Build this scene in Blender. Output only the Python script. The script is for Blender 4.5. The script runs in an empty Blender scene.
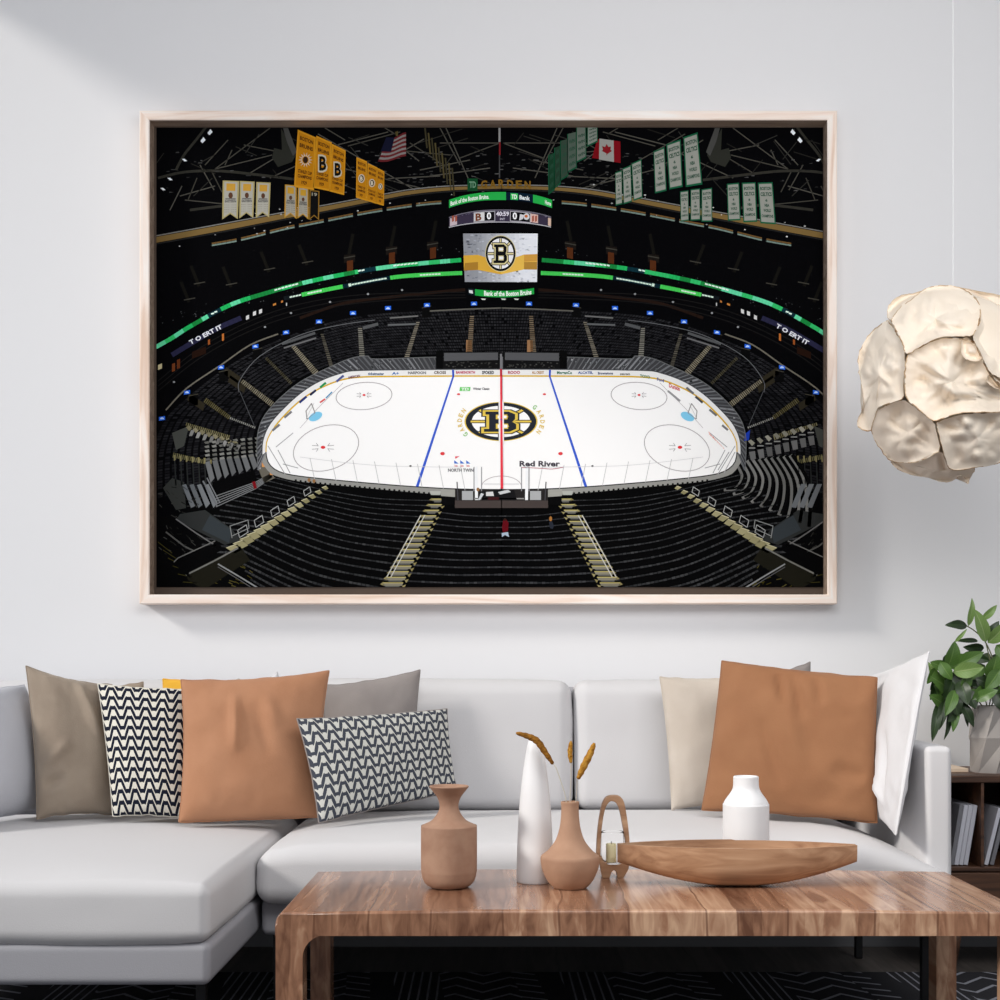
import bpy, bmesh, math, random
from mathutils import Vector, Matrix, noise
PI = math.pi
random.seed(7)
SC = bpy.context.scene
COL = SC.collection

# ------------------------------------------------------------------ camera
EYE = 0.92; F = 1400.0; HX = 510.0; HY = 660.0      # eye height, focal length (px), vanishing point
cam = bpy.data.objects.new('camera', bpy.data.cameras.new('camera'))
COL.objects.link(cam)
cam.location = (0, 0, EYE); cam.rotation_euler = (PI/2, 0, 0)
cam.data.sensor_width = 36; cam.data.lens = 36*F/1000
cam.data.shift_x = -(HX-500)/1000; cam.data.shift_y = (HY-500)/1000
cam.data.clip_start = 0.05
SC.camera = cam
# ------------------------------------------------------------------ world, sun, window light, added wall fill
w = bpy.data.worlds.new('daylight'); SC.world = w; w.use_nodes = True
w.node_tree.nodes['Background'].inputs[0].default_value = (0.93, 0.96, 1.0, 1)
w.node_tree.nodes['Background'].inputs[1].default_value = 0.40
def lamp(name, kind, loc, direction, energy, color=(1,1,1), size=None, size_y=None, angle=None):
    d = bpy.data.lights.new(name, kind); d.energy = energy; d.color = color
    if size: d.size = size
    if size_y: d.shape = 'RECTANGLE'; d.size_y = size_y
    if angle is not None: d.angle = math.radians(angle)
    o = bpy.data.objects.new(name, d); COL.objects.link(o); o.location = loc
    o.rotation_euler = Vector(direction).to_track_quat('-Z', 'Y').to_euler()
    return o
lamp('sun', 'SUN', (-4, 2, 4), (.80, .34, -.50), 2.1, (1, .95, .88), angle=10)
lamp('window_light', 'AREA', (-2.9, 2.5, 1.6), (.9, .42, -.15), 13, (.80, .88, 1), 1.8, 1.8)
lamp('wall_fill_light', 'AREA', (.8, 1.7, 2.3), (-.10, 1, -.24), 44, (1, .99, .985), 2.8, 1.0)  # added area light without a visible source, brightens the back wall
SC.view_settings.view_transform = 'Standard'; SC.view_settings.look = 'None'
SC.view_settings.gamma = 1; SC.view_settings.use_curve_mapping = False
SC.view_settings.exposure = 0.0

# ------------------------------------------------------------------ helpers
def at(px, py, Y): return Vector(((px-HX)*Y/F, Y, EYE-(py-HY)*Y/F))
def lin(c):
    c = c/255.0
    return c/12.92 if c <= .04045 else ((c+.055)/1.055)**2.4
def rgb(r, g, b): return (lin(r), lin(g), lin(b), 1)

def mat(name, color=(.8,.8,.8,1), rough=.6, spec=.5, metal=0, bump=None, mottle=None, sheen=0):
    m = bpy.data.materials.new(name); m.use_nodes = True
    nt = m.node_tree; b = nt.nodes['Principled BSDF']
    b.inputs['Base Color'].default_value = color; b.inputs['Roughness'].default_value = rough
    b.inputs['Specular IOR Level'].default_value = spec; b.inputs['Metallic'].default_value = metal
    if sheen: b.inputs['Sheen Weight'].default_value = sheen
    tc = nt.nodes.new('ShaderNodeTexCoord')
    if mottle:                                   # (scale, other colour)
        n = nt.nodes.new('ShaderNodeTexNoise'); n.inputs['Scale'].default_value = mottle[0]; n.inputs['Detail'].default_value = 4
        nt.links.new(tc.outputs['Object'], n.inputs['Vector'])
        r = nt.nodes.new('ShaderNodeValToRGB'); r.color_ramp.elements[0].position = .35; r.color_ramp.elements[1].position = .65
        r.color_ramp.elements[0].color = color; r.color_ramp.elements[1].color = mottle[1]
        nt.links.new(n.outputs['Fac'], r.inputs['Fac']); nt.links.new(r.outputs['Color'], b.inputs['Base Color'])
    if bump:                                     # (scale, strength[, distance])
        n2 = nt.nodes.new('ShaderNodeTexNoise'); n2.inputs['Scale'].default_value = bump[0]; n2.inputs['Detail'].default_value = 3
        nt.links.new(tc.outputs['Object'], n2.inputs['Vector'])
        bp = nt.nodes.new('ShaderNodeBump'); bp.inputs['Strength'].default_value = bump[1]; bp.inputs['Distance'].default_value = bump[2] if len(bump) > 2 else .002
        nt.links.new(n2.outputs['Fac'], bp.inputs['Height']); nt.links.new(bp.outputs['Normal'], b.inputs['Normal'])
    return m

class NT:
    """short-hand for building node maths"""
    def __init__(s, m): s.nt = m.node_tree; s.b = s.nt.nodes['Principled BSDF']
    def n(s, t, **k):
        x = s.nt.nodes.new(t)
        for a, v in k.items(): setattr(x, a, v)
        return x
    def l(s, a, b): s.nt.links.new(a, b)
    def m(s, op, a, b=None, c=None):
        x = s.n('ShaderNodeMath', operation=op)
        for i, v in enumerate((a, b, c)):
            if v is None: continue
            if isinstance(v, (int, float)): x.inputs[i].default_value = v
            else: s.l(v, x.inputs[i])
        return x.outputs[0]
    def mix(s, f, a, b):
        x = s.n('ShaderNodeMix', data_type='RGBA')
        for i, v in ((0, f), (6, a), (7, b)):
            if isinstance(v, (int, float, tuple)): x.inputs[i].default_value = v
            else: s.l(v, x.inputs[i])
        return x.outputs[2]

def wood(name, dark, mid, light, grain_axis=0, plank=None, rough=.4, gs=1.0, coat=0):
    """solid wood; grain varies across grain_axis+z; plank = cells per metre across x"""
    m = mat(name, mid, rough); q = NT(m)
    tc = q.n('ShaderNodeTexCoord'); mp = q.n('ShaderNodeMapping')
    q.l(tc.outputs['Object'], mp.inputs[0])
    sc = {0: (3, 40, 40), 1: (40, 3, 12), 2: (40, 40, 3)}[grain_axis]
    mp.inputs['Scale'].default_value = tuple(v*gs for v in sc)
    n1 = q.n('ShaderNodeTexNoise'); n1.inputs['Scale'].default_value = 1; n1.inputs['Detail'].default_value = 6; n1.inputs['Distortion'].default_value = 1.2
    q.l(mp.outputs[0], n1.inputs['Vector'])
    r = q.n('ShaderNodeValToRGB'); e = r.color_ramp.elements
    e[0].position = .28; e[0].color = dark; e[1].position = .72; e[1].color = light
    k = r.color_ramp.elements.new(.5); k.color = mid
    fac = n1.outputs['Fac']
    if plank:
        sx = q.n('ShaderNodeSeparateXYZ'); q.l(tc.outputs['Object'], sx.inputs[0])
        wob = q.n('ShaderNodeTexNoise'); wob.inputs['Scale'].default_value = 2.5; q.l(tc.outputs['Object'], wob.inputs['Vector'])
        xx = q.m('ADD', sx.outputs[0], q.m('MULTIPLY', q.m('SUBTRACT', wob.outputs['Fac'], .5), .05))
        v = q.n('ShaderNodeTexVoronoi', voronoi_dimensions='1D'); v.inputs['Scale'].default_value = plank; q.l(xx, v.inputs['W'])
        vs = q.n('ShaderNodeSeparateColor'); q.l(v.outputs['Color'], vs.inputs[0])
        v2 = q.n('ShaderNodeTexVoronoi', voronoi_dimensions='1D'); v2.inputs['Scale'].default_value = plank*3; q.l(xx, v2.inputs['W'])
        vs2 = q.n('ShaderNodeSeparateColor'); q.l(v2.outputs['Color'], vs2.inputs[0])
        fac = q.m('ADD', q.m('MULTIPLY', fac, .66), q.m('ADD', q.m('MULTIPLY', vs.outputs[0], .22), q.m('MULTIPLY', vs2.outputs[0], .14)))
    q.l(fac, r.inputs['Fac']); q.l(r.outputs['Color'], q.b.inputs['Base Color'])
    if plank:                                     # thin dark joint where two boards meet
        ve = q.n('ShaderNodeTexVoronoi', voronoi_dimensions='1D', feature='DISTANCE_TO_EDGE'); ve.inputs['Scale'].default_value = plank; q.l(xx, ve.inputs['W'])
        j = q.m('LESS_THAN', ve.outputs['Distance'], .018)
        q.l(q.mix(q.m('MULTIPLY', j, .7), r.outputs['Color'], dark), q.b.inputs['Base Color'])
    q.b.inputs['Coat Weight'].default_value = coat; q.b.inputs['Coat Roughness'].default_value = .12
    bp = q.n('ShaderNodeBump'); bp.inputs['Strength'].default_value = .25; bp.inputs['Distance'].default_value = .001
    q.l(n1.outputs['Fac'], bp.inputs['Height']); q.l(bp.outputs['Normal'], q.b.inputs['Normal'])
    return m

def obj(name, verts, faces, m, parent=None, smooth=False, uvs=None, fmats=None):
    me = bpy.data.meshes.new(name); me.from_pydata([tuple(v) for v in verts], [], faces); me.update()
    for mm in (m if isinstance(m, (list, tuple)) else [m]): me.materials.append(mm)
    if fmats:
        for p, i in zip(me.polygons, fmats): p.material_index = i
    if smooth: me.polygons.foreach_set('use_smooth', [True]*len(me.polygons))
    if uvs:
        l = me.uv_layers.new(name='UVMap')
        for lp in me.loops: l.data[lp.index].uv = uvs[lp.vertex_index]
    o = bpy.data.objects.new(name, me); COL.objects.link(o)
    if parent is not None:
        o.parent = parent; o.matrix_parent_inverse = Matrix.Translation(-Vector(parent.location))
    return o
def tag(o, label=None, cat=None, group=None, kind=None):
    for k, v in (('label', label), ('category', cat), ('group', group), ('kind', kind)):
        if v: o[k] = v
    return o
def thing(name, loc, label, cat, group=None):
    e = bpy.data.objects.new(name, None); COL.objects.link(e); e.location = loc; e.empty_display_size = .05
    return tag(e, label, cat, group)

def rbox(x0, x1, y0, y1, z0, z1, r=.01, bulge=(0,0,0), k=4, mid=10, wr=0, seed=0):
    """box with round edges and optional crowned faces -> verts, faces"""
    h = [(x1-x0)/2, (y1-y0)/2, (z1-z0)/2]; c = Vector(((x0+x1)/2, (y0+y1)/2, (z0+z1)/2))
    r = min(r, *[v*.999 for v in h])
    def samples(hh):
        a = [hh-r+r*math.tan(PI/4*i/k) for i in range(k+1)]
        m_ = [-(hh-r)+2*(hh-r)*i/mid for i in range(1, mid)]
        return [-v for v in reversed(a)] + m_ + a
    S = [samples(v) for v in h]
    V = []; Fc = []; idx = {}
    def put(p):
        key = tuple(round(v, 7) for v in p)
        if key in idx: return idx[key]
        q = [max(-(h[i]-r), min(h[i]-r, p[i])) for i in range(3)]
        d = Vector([p[i]-q[i] for i in range(3)])
        n = d.normalized() if d.length > 1e-9 else Vector((0,0,0))
        P = Vector(q)+n*r
        u = [max(-1, min(1, P[i]/h[i])) for i in range(3)]
        g = [math.sqrt(max(0, 1-u[i]**4)) for i in range(3)]
        P.x += bulge[0]*u[0]*g[1]*g[2]; P.y += bulge[1]*u[1]*g[0]*g[2]; P.z += bulge[2]*u[2]*g[0]*g[1]
        if wr:
            P += n*wr*(noise.noise(Vector((P.x*3+seed, P.y*3, P.z*3)))+.4*noise.noise(Vector((P.x*11, P.y*9+seed, P.z*11))))
        idx[key] = len(V); V.append(P+c); return idx[key]
    for a in range(3):
        b, d = (a+1) % 3, (a+2) % 3
        for s in (-1, 1):
            for i in range(len(S[b])-1):
                for j in range(len(S[d])-1):
                    qd = []
                    for (ii, jj) in ((i, j), (i+1, j), (i+1, j+1), (i, j+1)):
                        p = [0, 0, 0]; p[a] = s*h[a]; p[b] = S[b][ii]; p[d] = S[d][jj]
                        qd.append(put(p))
                    if s < 0: qd.reverse()
                    if len(set(qd)) == 4: Fc.append(qd)
    return V, Fc
def join(*parts):
    V = []; Fc = []
    for v, f in parts:
        o = len(V); V += list(v); Fc += [[i+o for i in q] for q in f]
    return V, Fc
def tube(pts, r, n=8, closed=False):
    pts = [Vector(p) for p in pts]; N = len(pts); V = []; Fc = []
    rr = r if isinstance(r, (list, tuple)) else [r]*N
    for i, p in enumerate(pts):
        a = pts[(i-1) % N] if (closed or i > 0) else pts[0]
        b = pts[(i+1) % N] if (closed or i < N-1) else pts[-1]
        t = (b-a).normalized(); ref = Vector((0, 1, 0)) if abs(t.y) < .9 else Vector((1, 0, 0))
        u = t.cross(ref).normalized(); v = t.cross(u)
        for k in range(n):
            an = 2*PI*k/n; V.append(p+(u*math.cos(an)+v*math.sin(an))*rr[i])
    for i in range(N if closed else N-1):
        for k in range(n):
            a = i*n; b = ((i+1) % N)*n
            Fc.append([a+k, b+k, b+(k+1) % n, a+(k+1) % n])
    if not closed: Fc.append(list(range(n))); Fc.append([(N-1)*n+k for k in reversed(range(n))])
    return V, Fc
def lathe(prof, cx, cy, z0, n=56, sx=1, sy=1):
    """prof: list of (radius, height) from the outside foot up and over the lip to the inside"""
    V = []; Fc = []
    for (r, z) in prof:
        for k in range(n):
            a = 2*PI*k/n; V.append((cx+r*sx*math.cos(a), cy+r*sy*math.sin(a), z0+z))
    for i in range(len(prof)-1):
        for k in range(n): Fc.append([i*n+k, i*n+(k+1) % n, (i+1)*n+(k+1) % n, (i+1)*n+k])
    Fc.append(list(reversed(range(n)))); Fc.append([(len(prof)-1)*n+k for k in range(n)])
    return V, Fc
def smooth_prof(p, m=5):
    """Catmull-Rom through profile points"""
    out = []
    for i in range(len(p)-1):
        p0 = p[max(i-1, 0)]; p1 = p[i]; p2 = p[i+1]; p3 = p[min(i+2, len(p)-1)]
        for j in range(m):
            t = j/m
            out.append(tuple(.5*(2*p1[a]+(p2[a]-p0[a])*t+(2*p0[a]-5*p1[a]+4*p2[a]-p3[a])*t*t+(3*p1[a]-p0[a]-3*p2[a]+p3[a])*t**3) for a in range(len(p1))))
    out.append(tuple(p[-1])); return out

# ------------------------------------------------------------------ materials
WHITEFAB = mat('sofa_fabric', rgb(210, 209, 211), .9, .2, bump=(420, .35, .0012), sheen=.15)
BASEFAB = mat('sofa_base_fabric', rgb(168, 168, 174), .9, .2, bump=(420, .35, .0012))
DARKMETAL = mat('black_metal', rgb(22, 22, 25), .4, .5, .3)
def cloth(name, c, c2=None, rough=.9, sheen=.2, bs=260, st=.5): return mat(name, c, rough, .2, bump=(bs, st, .0015), mottle=(9, c2) if c2 else None, sheen=sheen)
TAUPE = cloth('taupe_velvet', rgb(150, 135, 120), rgb(164, 149, 133))
GREYCL = cloth('grey_cloth', rgb(138, 131, 129), rgb(148, 141, 138))
BEIGE = cloth('beige_linen', rgb(193, 182, 170), rgb(201, 191, 180))
TAN = cloth('tan_suede', rgb(176, 126, 94), rgb(184, 134, 102), .75, .1, 180, .35)
TAN2 = cloth('caramel_suede', rgb(146, 101, 70), rgb(152, 107, 75), .75, .1, 180, .35)
WHITECL = cloth('white_cotton', rgb(216, 216, 219), None, .9, .1)
CORNERCL = cloth('pale_grey_cotton', rgb(196, 198, 206), None, .9, .1)
MUSTARD = cloth('mustard_cloth', rgb(236, 180, 60), None)
EDGE = mat('seam_dark', rgb(120, 100, 85), .8)

def meander(name, ku, kv, ink, paper, asp=1.0, half=.19, A=.50):
    """interlocking black meander lines on off-white cloth, from the UV map"""
    m = mat(name, paper, .9, .2); q = NT(m)
    uv = q.n('ShaderNodeUVMap', uv_map='UVMap'); s = q.n('ShaderNodeSeparateXYZ'); q.l(uv.outputs[0], s.inputs[0])
    a = q.m('MULTIPLY', s.outputs[0], ku*2*PI)
    w_ = q.m('MULTIPLY', q.m('SINE', a), 1.25)
    wv = q.m('MAXIMUM', q.m('MINIMUM', w_, 1.0), -1.0)
    inside = q.m('LESS_THAN', q.m('ABSOLUTE', w_), 1.0)
    slope = q.m('MULTIPLY', q.m('ABSOLUTE', q.m('COSINE', a)), q.m('MULTIPLY', inside, A*1.25*2*PI*ku/kv/asp))
    k = q.m('SQRT', q.m('ADD', q.m('MULTIPLY', slope, slope), 1.0))
    ph = q.m('FRACT', q.m('ADD', q.m('MULTIPLY', s.outputs[1], kv), q.m('MULTIPLY', wv, A)))
    d = q.m('DIVIDE', q.m('ABSOLUTE', q.m('SUBTRACT', ph, .5)), k)
    line = q.m('LESS_THAN', d, half)
    q.l(q.mix(line, paper, ink), q.b.inputs['Base Color'])
    bp = q.n('ShaderNodeBump'); bp.inputs['Strength'].default_value = .3; bp.inputs['Distance'].default_value = .001
    q.l(line, bp.inputs['Height']); q.l(bp.outputs['Normal'], q.b.inputs['Normal'])
    return m
MEANDER = meander('meander_print', 5.6, 12.5, rgb(22, 27, 44), rgb(226, 222, 210))
MEANDER2 = meander('meander_print_small', 10.5, 9.5, rgb(66, 70, 80), rgb(202, 202, 196), 1.5, .16, .42)

WALLPAINT = mat('wall_paint', rgb(236, 236, 238), .85, .25, bump=(90, .05, .001))
CEILPAINT = mat('ceiling_paint', rgb(225, 225, 225), .9)
WALNUT = wood('walnut_planks', rgb(106, 70, 52), rgb(160, 117, 91), rgb(206, 168, 138), 1, 8.5, .26, 1.0, .25)
DARKWOOD = wood('dark_walnut', rgb(48, 30, 20), rgb(84, 55, 38), rgb(112, 76, 54), 0, None, .5)
FLOORWOOD = wood('dark_floor_boards', rgb(70, 66, 63), rgb(90, 84, 80), rgb(108, 101, 96), 1, 6, .5)
PALEOAK = wood('whitewashed_oak', rgb(234, 206, 186), rgb(253, 236, 224), rgb(255, 250, 245), 0, None, .6, .8)
PALEOAKV = wood('whitewashed_oak_upright', rgb(234, 206, 186), rgb(253, 236, 224), rgb(255, 250, 245), 2, None, .6, .8)
BOWLWOOD = wood('pale_bowl_wood', rgb(146, 106, 78), rgb(178, 138, 106), rgb(200, 162, 130), 0, None, .55, .9)
TERRA = mat('terracotta', rgb(172, 138, 116), .8, .3, bump=(60, .4, .002), mottle=(22, rgb(158, 122, 101)))
TERRA2 = mat('pale_terracotta', rgb(182, 145, 120), .8, .3, bump=(80, .3, .002), mottle=(18, rgb(170, 133, 109)))
CERAMIC = mat('white_ceramic', rgb(236, 236, 238), .45, .4)

# ------------------------------------------------------------------ the room
WALLY = 4.5
def plane(name, pts, m): 
    return tag(obj(name, pts, [[0, 1, 2, 3]], m), kind='structure')
v, f = rbox(-4.2, 3.4, WALLY, WALLY+.12, -.1, 3.3, .001, k=1, mid=1); tag(obj('wall_back', v, f, WALLPAINT), kind='structure')
v, f = rbox(-4.2, 3.4, -2.5, WALLY, -.1, 0, .001, k=1, mid=1); tag(obj('floor', v, f, FLOORWOOD), kind='structure')
v, f = rbox(-1.98, 3.4, 0.2, WALLY, 3.2, 3.3, .001, k=1, mid=1); tag(obj('ceiling', v, f, CEILPAINT), kind='structure')
v, f = rbox(-4.2, 3.4, WALLY-.014, WALLY, 0, .09, .003, k=2, mid=1); tag(obj('shade_strip_back', v, f, mat('shade_strip_grey', rgb(120, 120, 124), .6)), kind='structure')  # dark strip added along the wall foot for shade under the sofa

# ------------------------------------------------------------------ rug
def rug_material():
    m = mat('rug_weave', rgb(16, 16, 18), .95, .1); q = NT(m)
    tc = q.n('ShaderNodeTexCoord'); s = q.n('ShaderNodeSeparateXYZ'); q.l(tc.outputs['Object'], s.inputs[0])
    x, y = s.outputs[0], s.outputs[1]
    xs = q.m('ADD', x, q.m('MULTIPLY', y, .10))
    cell = q.m('FRACT', q.m('MULTIPLY', xs, 2.1))
    tri = q.m('PINGPONG', x, .075)
    zig = q.m('LESS_THAN', q.m('FRACT', q.m('MULTIPLY', q.m('ADD', y, q.m('MULTIPLY', tri, 1.1)), 10)), .17)
    dia = q.m('LESS_THAN', q.m('FRACT', q.m('MULTIPLY', q.m('ADD', x, q.m('MULTIPLY', y, .02)), 40)), .22)
    diag = q.m('LESS_THAN', q.m('FRACT', q.m('MULTIPLY', q.m('ADD', q.m('MULTIPLY', x, .5), y), 14)), .18)
    def between(a_, b_): return q.m('MULTIPLY', q.m('GREATER_THAN', cell, a_), q.m('LESS_THAN', cell, b_))
    pat = q.m('ADD', q.m('ADD', q.m('MULTIPLY', zig, between(.42, .86)), q.m('MULTIPLY', dia, between(.14, .42))), q.m('MULTIPLY', diag, q.m('GREATER_THAN', cell, .86)))
    q.l(q.mix(pat, rgb(56, 56, 60), rgb(158, 160, 170)), q.b.inputs['Base Color'])
    n = q.n('ShaderNodeTexNoise'); n.inputs['Scale'].default_value = 300
    q.l(tc.outputs['Object'], n.inputs['Vector'])
    bp = q.n('ShaderNodeBump'); bp.inputs['Strength'].default_value = .6; bp.inputs['Distance'].default_value = .003
    q.l(n.outputs['Fac'], bp.inputs['Height']); q.l(bp.outputs['Normal'], q.b.inputs['Normal'])
    return m
v, f = rbox(-2.2, 2.3, 1.6, 4.08, 0.0, .012, .005, k=2, mid=2)
tag(obj('rug', v, f, rug_material()), 'dark rug with thin zigzag and stripe lines under the coffee table', 'rug')

# ------------------------------------------------------------------ sofa
sofa = thing('sectional_sofa', (0, 3.9, 0), 'off-white fabric sectional sofa with a chaise at its left end', 'sofa')
XS = -.635                                               # right side of the chaise
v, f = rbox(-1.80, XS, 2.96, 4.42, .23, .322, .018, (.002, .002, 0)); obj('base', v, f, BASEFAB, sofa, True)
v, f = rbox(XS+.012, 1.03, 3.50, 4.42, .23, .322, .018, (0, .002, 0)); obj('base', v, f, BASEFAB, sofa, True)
v, f = rbox(-1.80, XS, 2.95, 4.20, .325, .444, .024, (.006, .006, .032), k=5, mid=22, wr=.005); obj('chaise_cushion', v, f, WHITEFAB, sofa, True)
v, f = rbox(XS+.01, 1.098, 3.44, 4.20, .325, .452, .035, (.004, .008, .034), k=5, mid=26, wr=.004, seed=5)
for p in v:                                            # the front right end sinks and wraps before the armrest
    for s1, xe, ww, dd in ((1, 1.098, .30, .075), (-1, XS, .14, .022)):
        e_ = 1-min(1, abs(p.x-xe)/ww)
        if p.z > .36: p.z -= dd*e_*e_*(p.z-.36)/.10
obj('seat_cushion', v, f, WHITEFAB, sofa, True)
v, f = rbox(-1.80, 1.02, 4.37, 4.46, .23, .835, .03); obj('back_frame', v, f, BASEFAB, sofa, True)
for x0, x1, zt in ((-1.62, -.655, .850), (-.650, .184, .855), (.196, 1.01, .853)):
    v, f = rbox(x0, x1, 4.185, 4.37, .470, zt, .04, (.004, .022, .008), k=5, mid=14, wr=.006, seed=x0)
    obj('back_cushion', v, f, WHITEFAB, sofa, True)
v, f = rbox(1.040, 1.106, 3.50, 4.46, .23, .702, .014, (.001, .003, .003)); obj('armrest', v, f, WHITEFAB, sofa, True)
for x, y in ((-.59, 3.56), (1.055, 3.56), (1.075, 4.32), (-.665, 3.02), (-.60, 4.32), (-1.7, 3.02)):
    v, f = rbox(x-.011, x+.011, y-.011, y+.011, .012 if y < 4.06 else .0, .235, .003, k=2, mid=1); obj('leg', v, f, DARKMETAL, sofa)

# ------------------------------------------------------------------ cushions
def pillow(name, cs, Ys, th, m, label, group=None, k=.06, wr=.006, seed=0, seam=None, N=52, power=.42, sag=0, folds=(), cat='cushion'):
    """cs: four pixel corners TL TR BR BL, Ys their depths"""
    P = [at(c[0], c[1], y) for c, y in zip(cs, Ys)]
    nrm = (P[1]-P[3]).cross(P[0]-P[2]).normalized()
    if nrm.y > 0: nrm = -nrm
    for p_ in P: p_.z += .003
    base = (P[2]+P[3])/2
    t = thing(name, base, label, cat, group)
    def pos(u, v, side):
        uu = u*(1-k*(1-v*v)); vv = v*(1-k*(1-u*u))
        a, b = (uu+1)/2, (vv+1)/2                      # a: left-right, b: bottom-top
        p = (P[3]*(1-a)+P[2]*a)*(1-b)+(P[0]*(1-a)+P[1]*a)*b
        p = p.copy()
        p.z -= sag*(1-u*u)*(1-b)
        e = max(0, (1-u*u))*max(0, (1-v*v))
        h = th*(e**power)
        rim = 1-e**.5
        q = Vector((u*2.1+seed, v*2.1, side*1.3))
        wv = noise.noise(q)*.7+noise.noise(q*2.7)*.5*rim
        h += wr*wv*min(1, e*6)
        for (fx, fz, dx, dz, w_, amp) in folds:        # soft creases running from a point in a direction
            ln = math.hypot(dx, dz); ex, ez = dx/ln, dz/ln
            s_ = (u-fx)*ex+(v-fz)*ez; d_ = -(u-fx)*ez+(v-fz)*ex
            if -.05 < s_ < ln: h += 1.7*amp*math.exp(-(d_/w_)**2)*math.sin(PI*max(0, min(1, s_/ln)))*min(1, e*5)
        p += nrm*h*side
        # wavy outline
        p += (nrm*.4+Vector((0, 0, 1)))*.003*noise.noise(Vector((u*4+seed, v*4, 3)))*(1 if e < .02 else 0)
        return p
    def us(i): 
        s_ = -1+2*i/N
        return math.sin(s_*PI/2)*.72+s_*.28
    V = []; Fc = []; UV = []; idx = {}
    for side in (1, -1):
        for i in range(N+1):
            for j in range(N+1):
                edge = i in (0, N) or j in (0, N)
                key = (0 if edge else side, i, j)
                if key in idx: continue
                idx[key] = len(V); V.append(pos(us(i), us(j), side)); UV.append((us(i)/2+.5, us(j)/2+.5))
        def g(i, j): return idx[(0 if (i in (0, N) or j in (0, N)) else side, i, j)]
        for i in range(N):
            for j in range(N):
                qd = [g(i, j), g(i+1, j), g(i+1, j+1), g(i, j+1)]
                if side < 0: qd.reverse()
                Fc.append(qd)
    cov = obj('cover', V, Fc, m, t, True, UV)
    ring = [pos(us(i), -1, 1) for i in range(N)]+[pos(1, us(i), 1) for i in range(N)]+[pos(us(N-i), 1, 1) for i in range(N)]+[pos(-1, us(N-i), 1) for i in range(N)]
    v2, f2 = tube(ring, .0022, 6, True)
    obj('seam', v2, f2, seam or m, cov, True)
    return t

pillow('cushion', [(-75, 694), (24, 686), (44, 811), (-74, 834)], [3.70, 4.03, 4.00, 3.52], .085, CORNERCL, 'plump pale grey cushion at the far left end of the sofa', seed=1, k=.03)
pillow('cushion', [(26, 667), (112, 686), (122, 817), (37, 820)], [3.90, 3.99, 3.93, 3.82], .060, TAUPE, 'taupe velvet cushion with creased left corner, left of the black meander cushion', seed=2, k=.06, wr=.010, seam=TAUPE,
       folds=((-.95, -.35, .8, .35, .08, .010), (-.9, -.6, .6, .1, .07, -.010), (.1, .98, .5, -.9, .10, .012)))
pillow('cushion', [(70, 690), (143, 683), (150, 805), (70, 808)], [4.10, 4.11, 4.09, 4.08], .030, TAUPE, 'taupe cushion showing only its top edge behind the black meander cushion', seed=3, k=.04)
pillow('cushion', [(98, 685), (196, 690), (194, 820), (113, 817)], [3.90, 3.93, 3.83, 3.80], .062, MEANDER, 'square white cushion with bold black meander pattern, left of the tan cushion', seed=4, k=.035, wr=.006)
pillow('cushion', [(163, 680), (252, 683), (250, 800), (165, 803)], [4.10, 4.10, 4.07, 4.07], .030, MUSTARD, 'mustard yellow cushion showing only its top edge behind the left tan cushion', seed=5, k=.02)
pillow('cushion', [(196, 692), (239, 680), (244, 795), (196, 800)], [4.025, 4.025, 4.00, 4.00], .022, MEANDER2, 'small black and white cushion corner peeking over the left tan cushion', seed=6, k=.03)
pillow('cushion', [(258, 686), (277, 673), (312, 800), (256, 806)], [4.12, 4.12, 4.09, 4.09], .028, WHITECL, 'white cushion tip showing behind the right half of the left tan cushion', seed=7, k=.02)
pillow('cushion', [(181, 681), (329, 672), (319, 818), (179, 823)], [3.85, 3.95, 3.83, 3.74], .075, TAN, 'tan suede cushion on the left half of the sofa beside the black meander cushion', seed=8, k=.055, wr=.009, sag=.012,
       folds=((-.3, .75, .02, -.9, .06, .012), (-.05, .6, .3, -.8, .09, -.006), (.1, .7, .25, -.5, .08, .006)))
pillow('cushion', [(322, 687), (420, 671), (414, 800), (326, 806)], [4.09, 4.10, 4.06, 4.05], .045, GREYCL, 'dark grey cushion standing behind the lumbar meander cushion', seed=9, k=.045)
pillow('cushion', [(297, 720), (447, 710), (457, 793), (319, 824)], [3.76, 3.95, 3.93, 3.68], .050, MEANDER2, 'rectangular lumbar cushion with fine grey meander pattern, right of the left tan cushion', seed=10, seam=GREYCL, k=.035, wr=.004)
pillow('cushion', [(660, 678), (752, 676), (748, 806), (672, 811)], [4.08, 4.08, 4.03, 4.03], .050, BEIGE, 'beige linen cushion left of the right tan cushion', seed=11, k=.05)
pillow('cushion', [(738, 684), (810, 663), (812, 795), (742, 800)], [4.145, 4.145, 4.13, 4.13], .024, GREYCL, 'grey cushion corner showing behind the top of the right tan cushion', seed=12, k=.04)
pillow('cushion', [(722, 662), (877, 679), (877, 824), (702, 811)], [3.90, 3.76, 3.705, 3.86], .056, TAN2, 'caramel suede cushion with gathered top seam on the right half of the sofa', seed=13, k=.022, wr=.014,
       folds=((-.25, .97, .15, -.5, .05, -.012), (-.05, .97, .2, -.7, .06, -.010), (.25, .95, .1, -.45, .05, -.009), (-.4, .3, .35, -1.0, .07, -.008), (.5, -.3, .4, -.15, .12, -.010), (-.1, .5, .3, -.9, .10, .006)))
pillow('cushion', [(856, 682), (929, 653), (896, 836), (868, 811)], [4.03, 3.53, 3.46, 3.98], .030, WHITECL, 'white cotton cushion leaning against the right armrest', seed=14, k=.035, wr=.016,
       folds=((.3, .2, .2, -.9, .06, -.012), (.1, -.4, .4, -.4, .05, .012), (-.1, -.2, .5, -.6, .06, -.010)))

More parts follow.
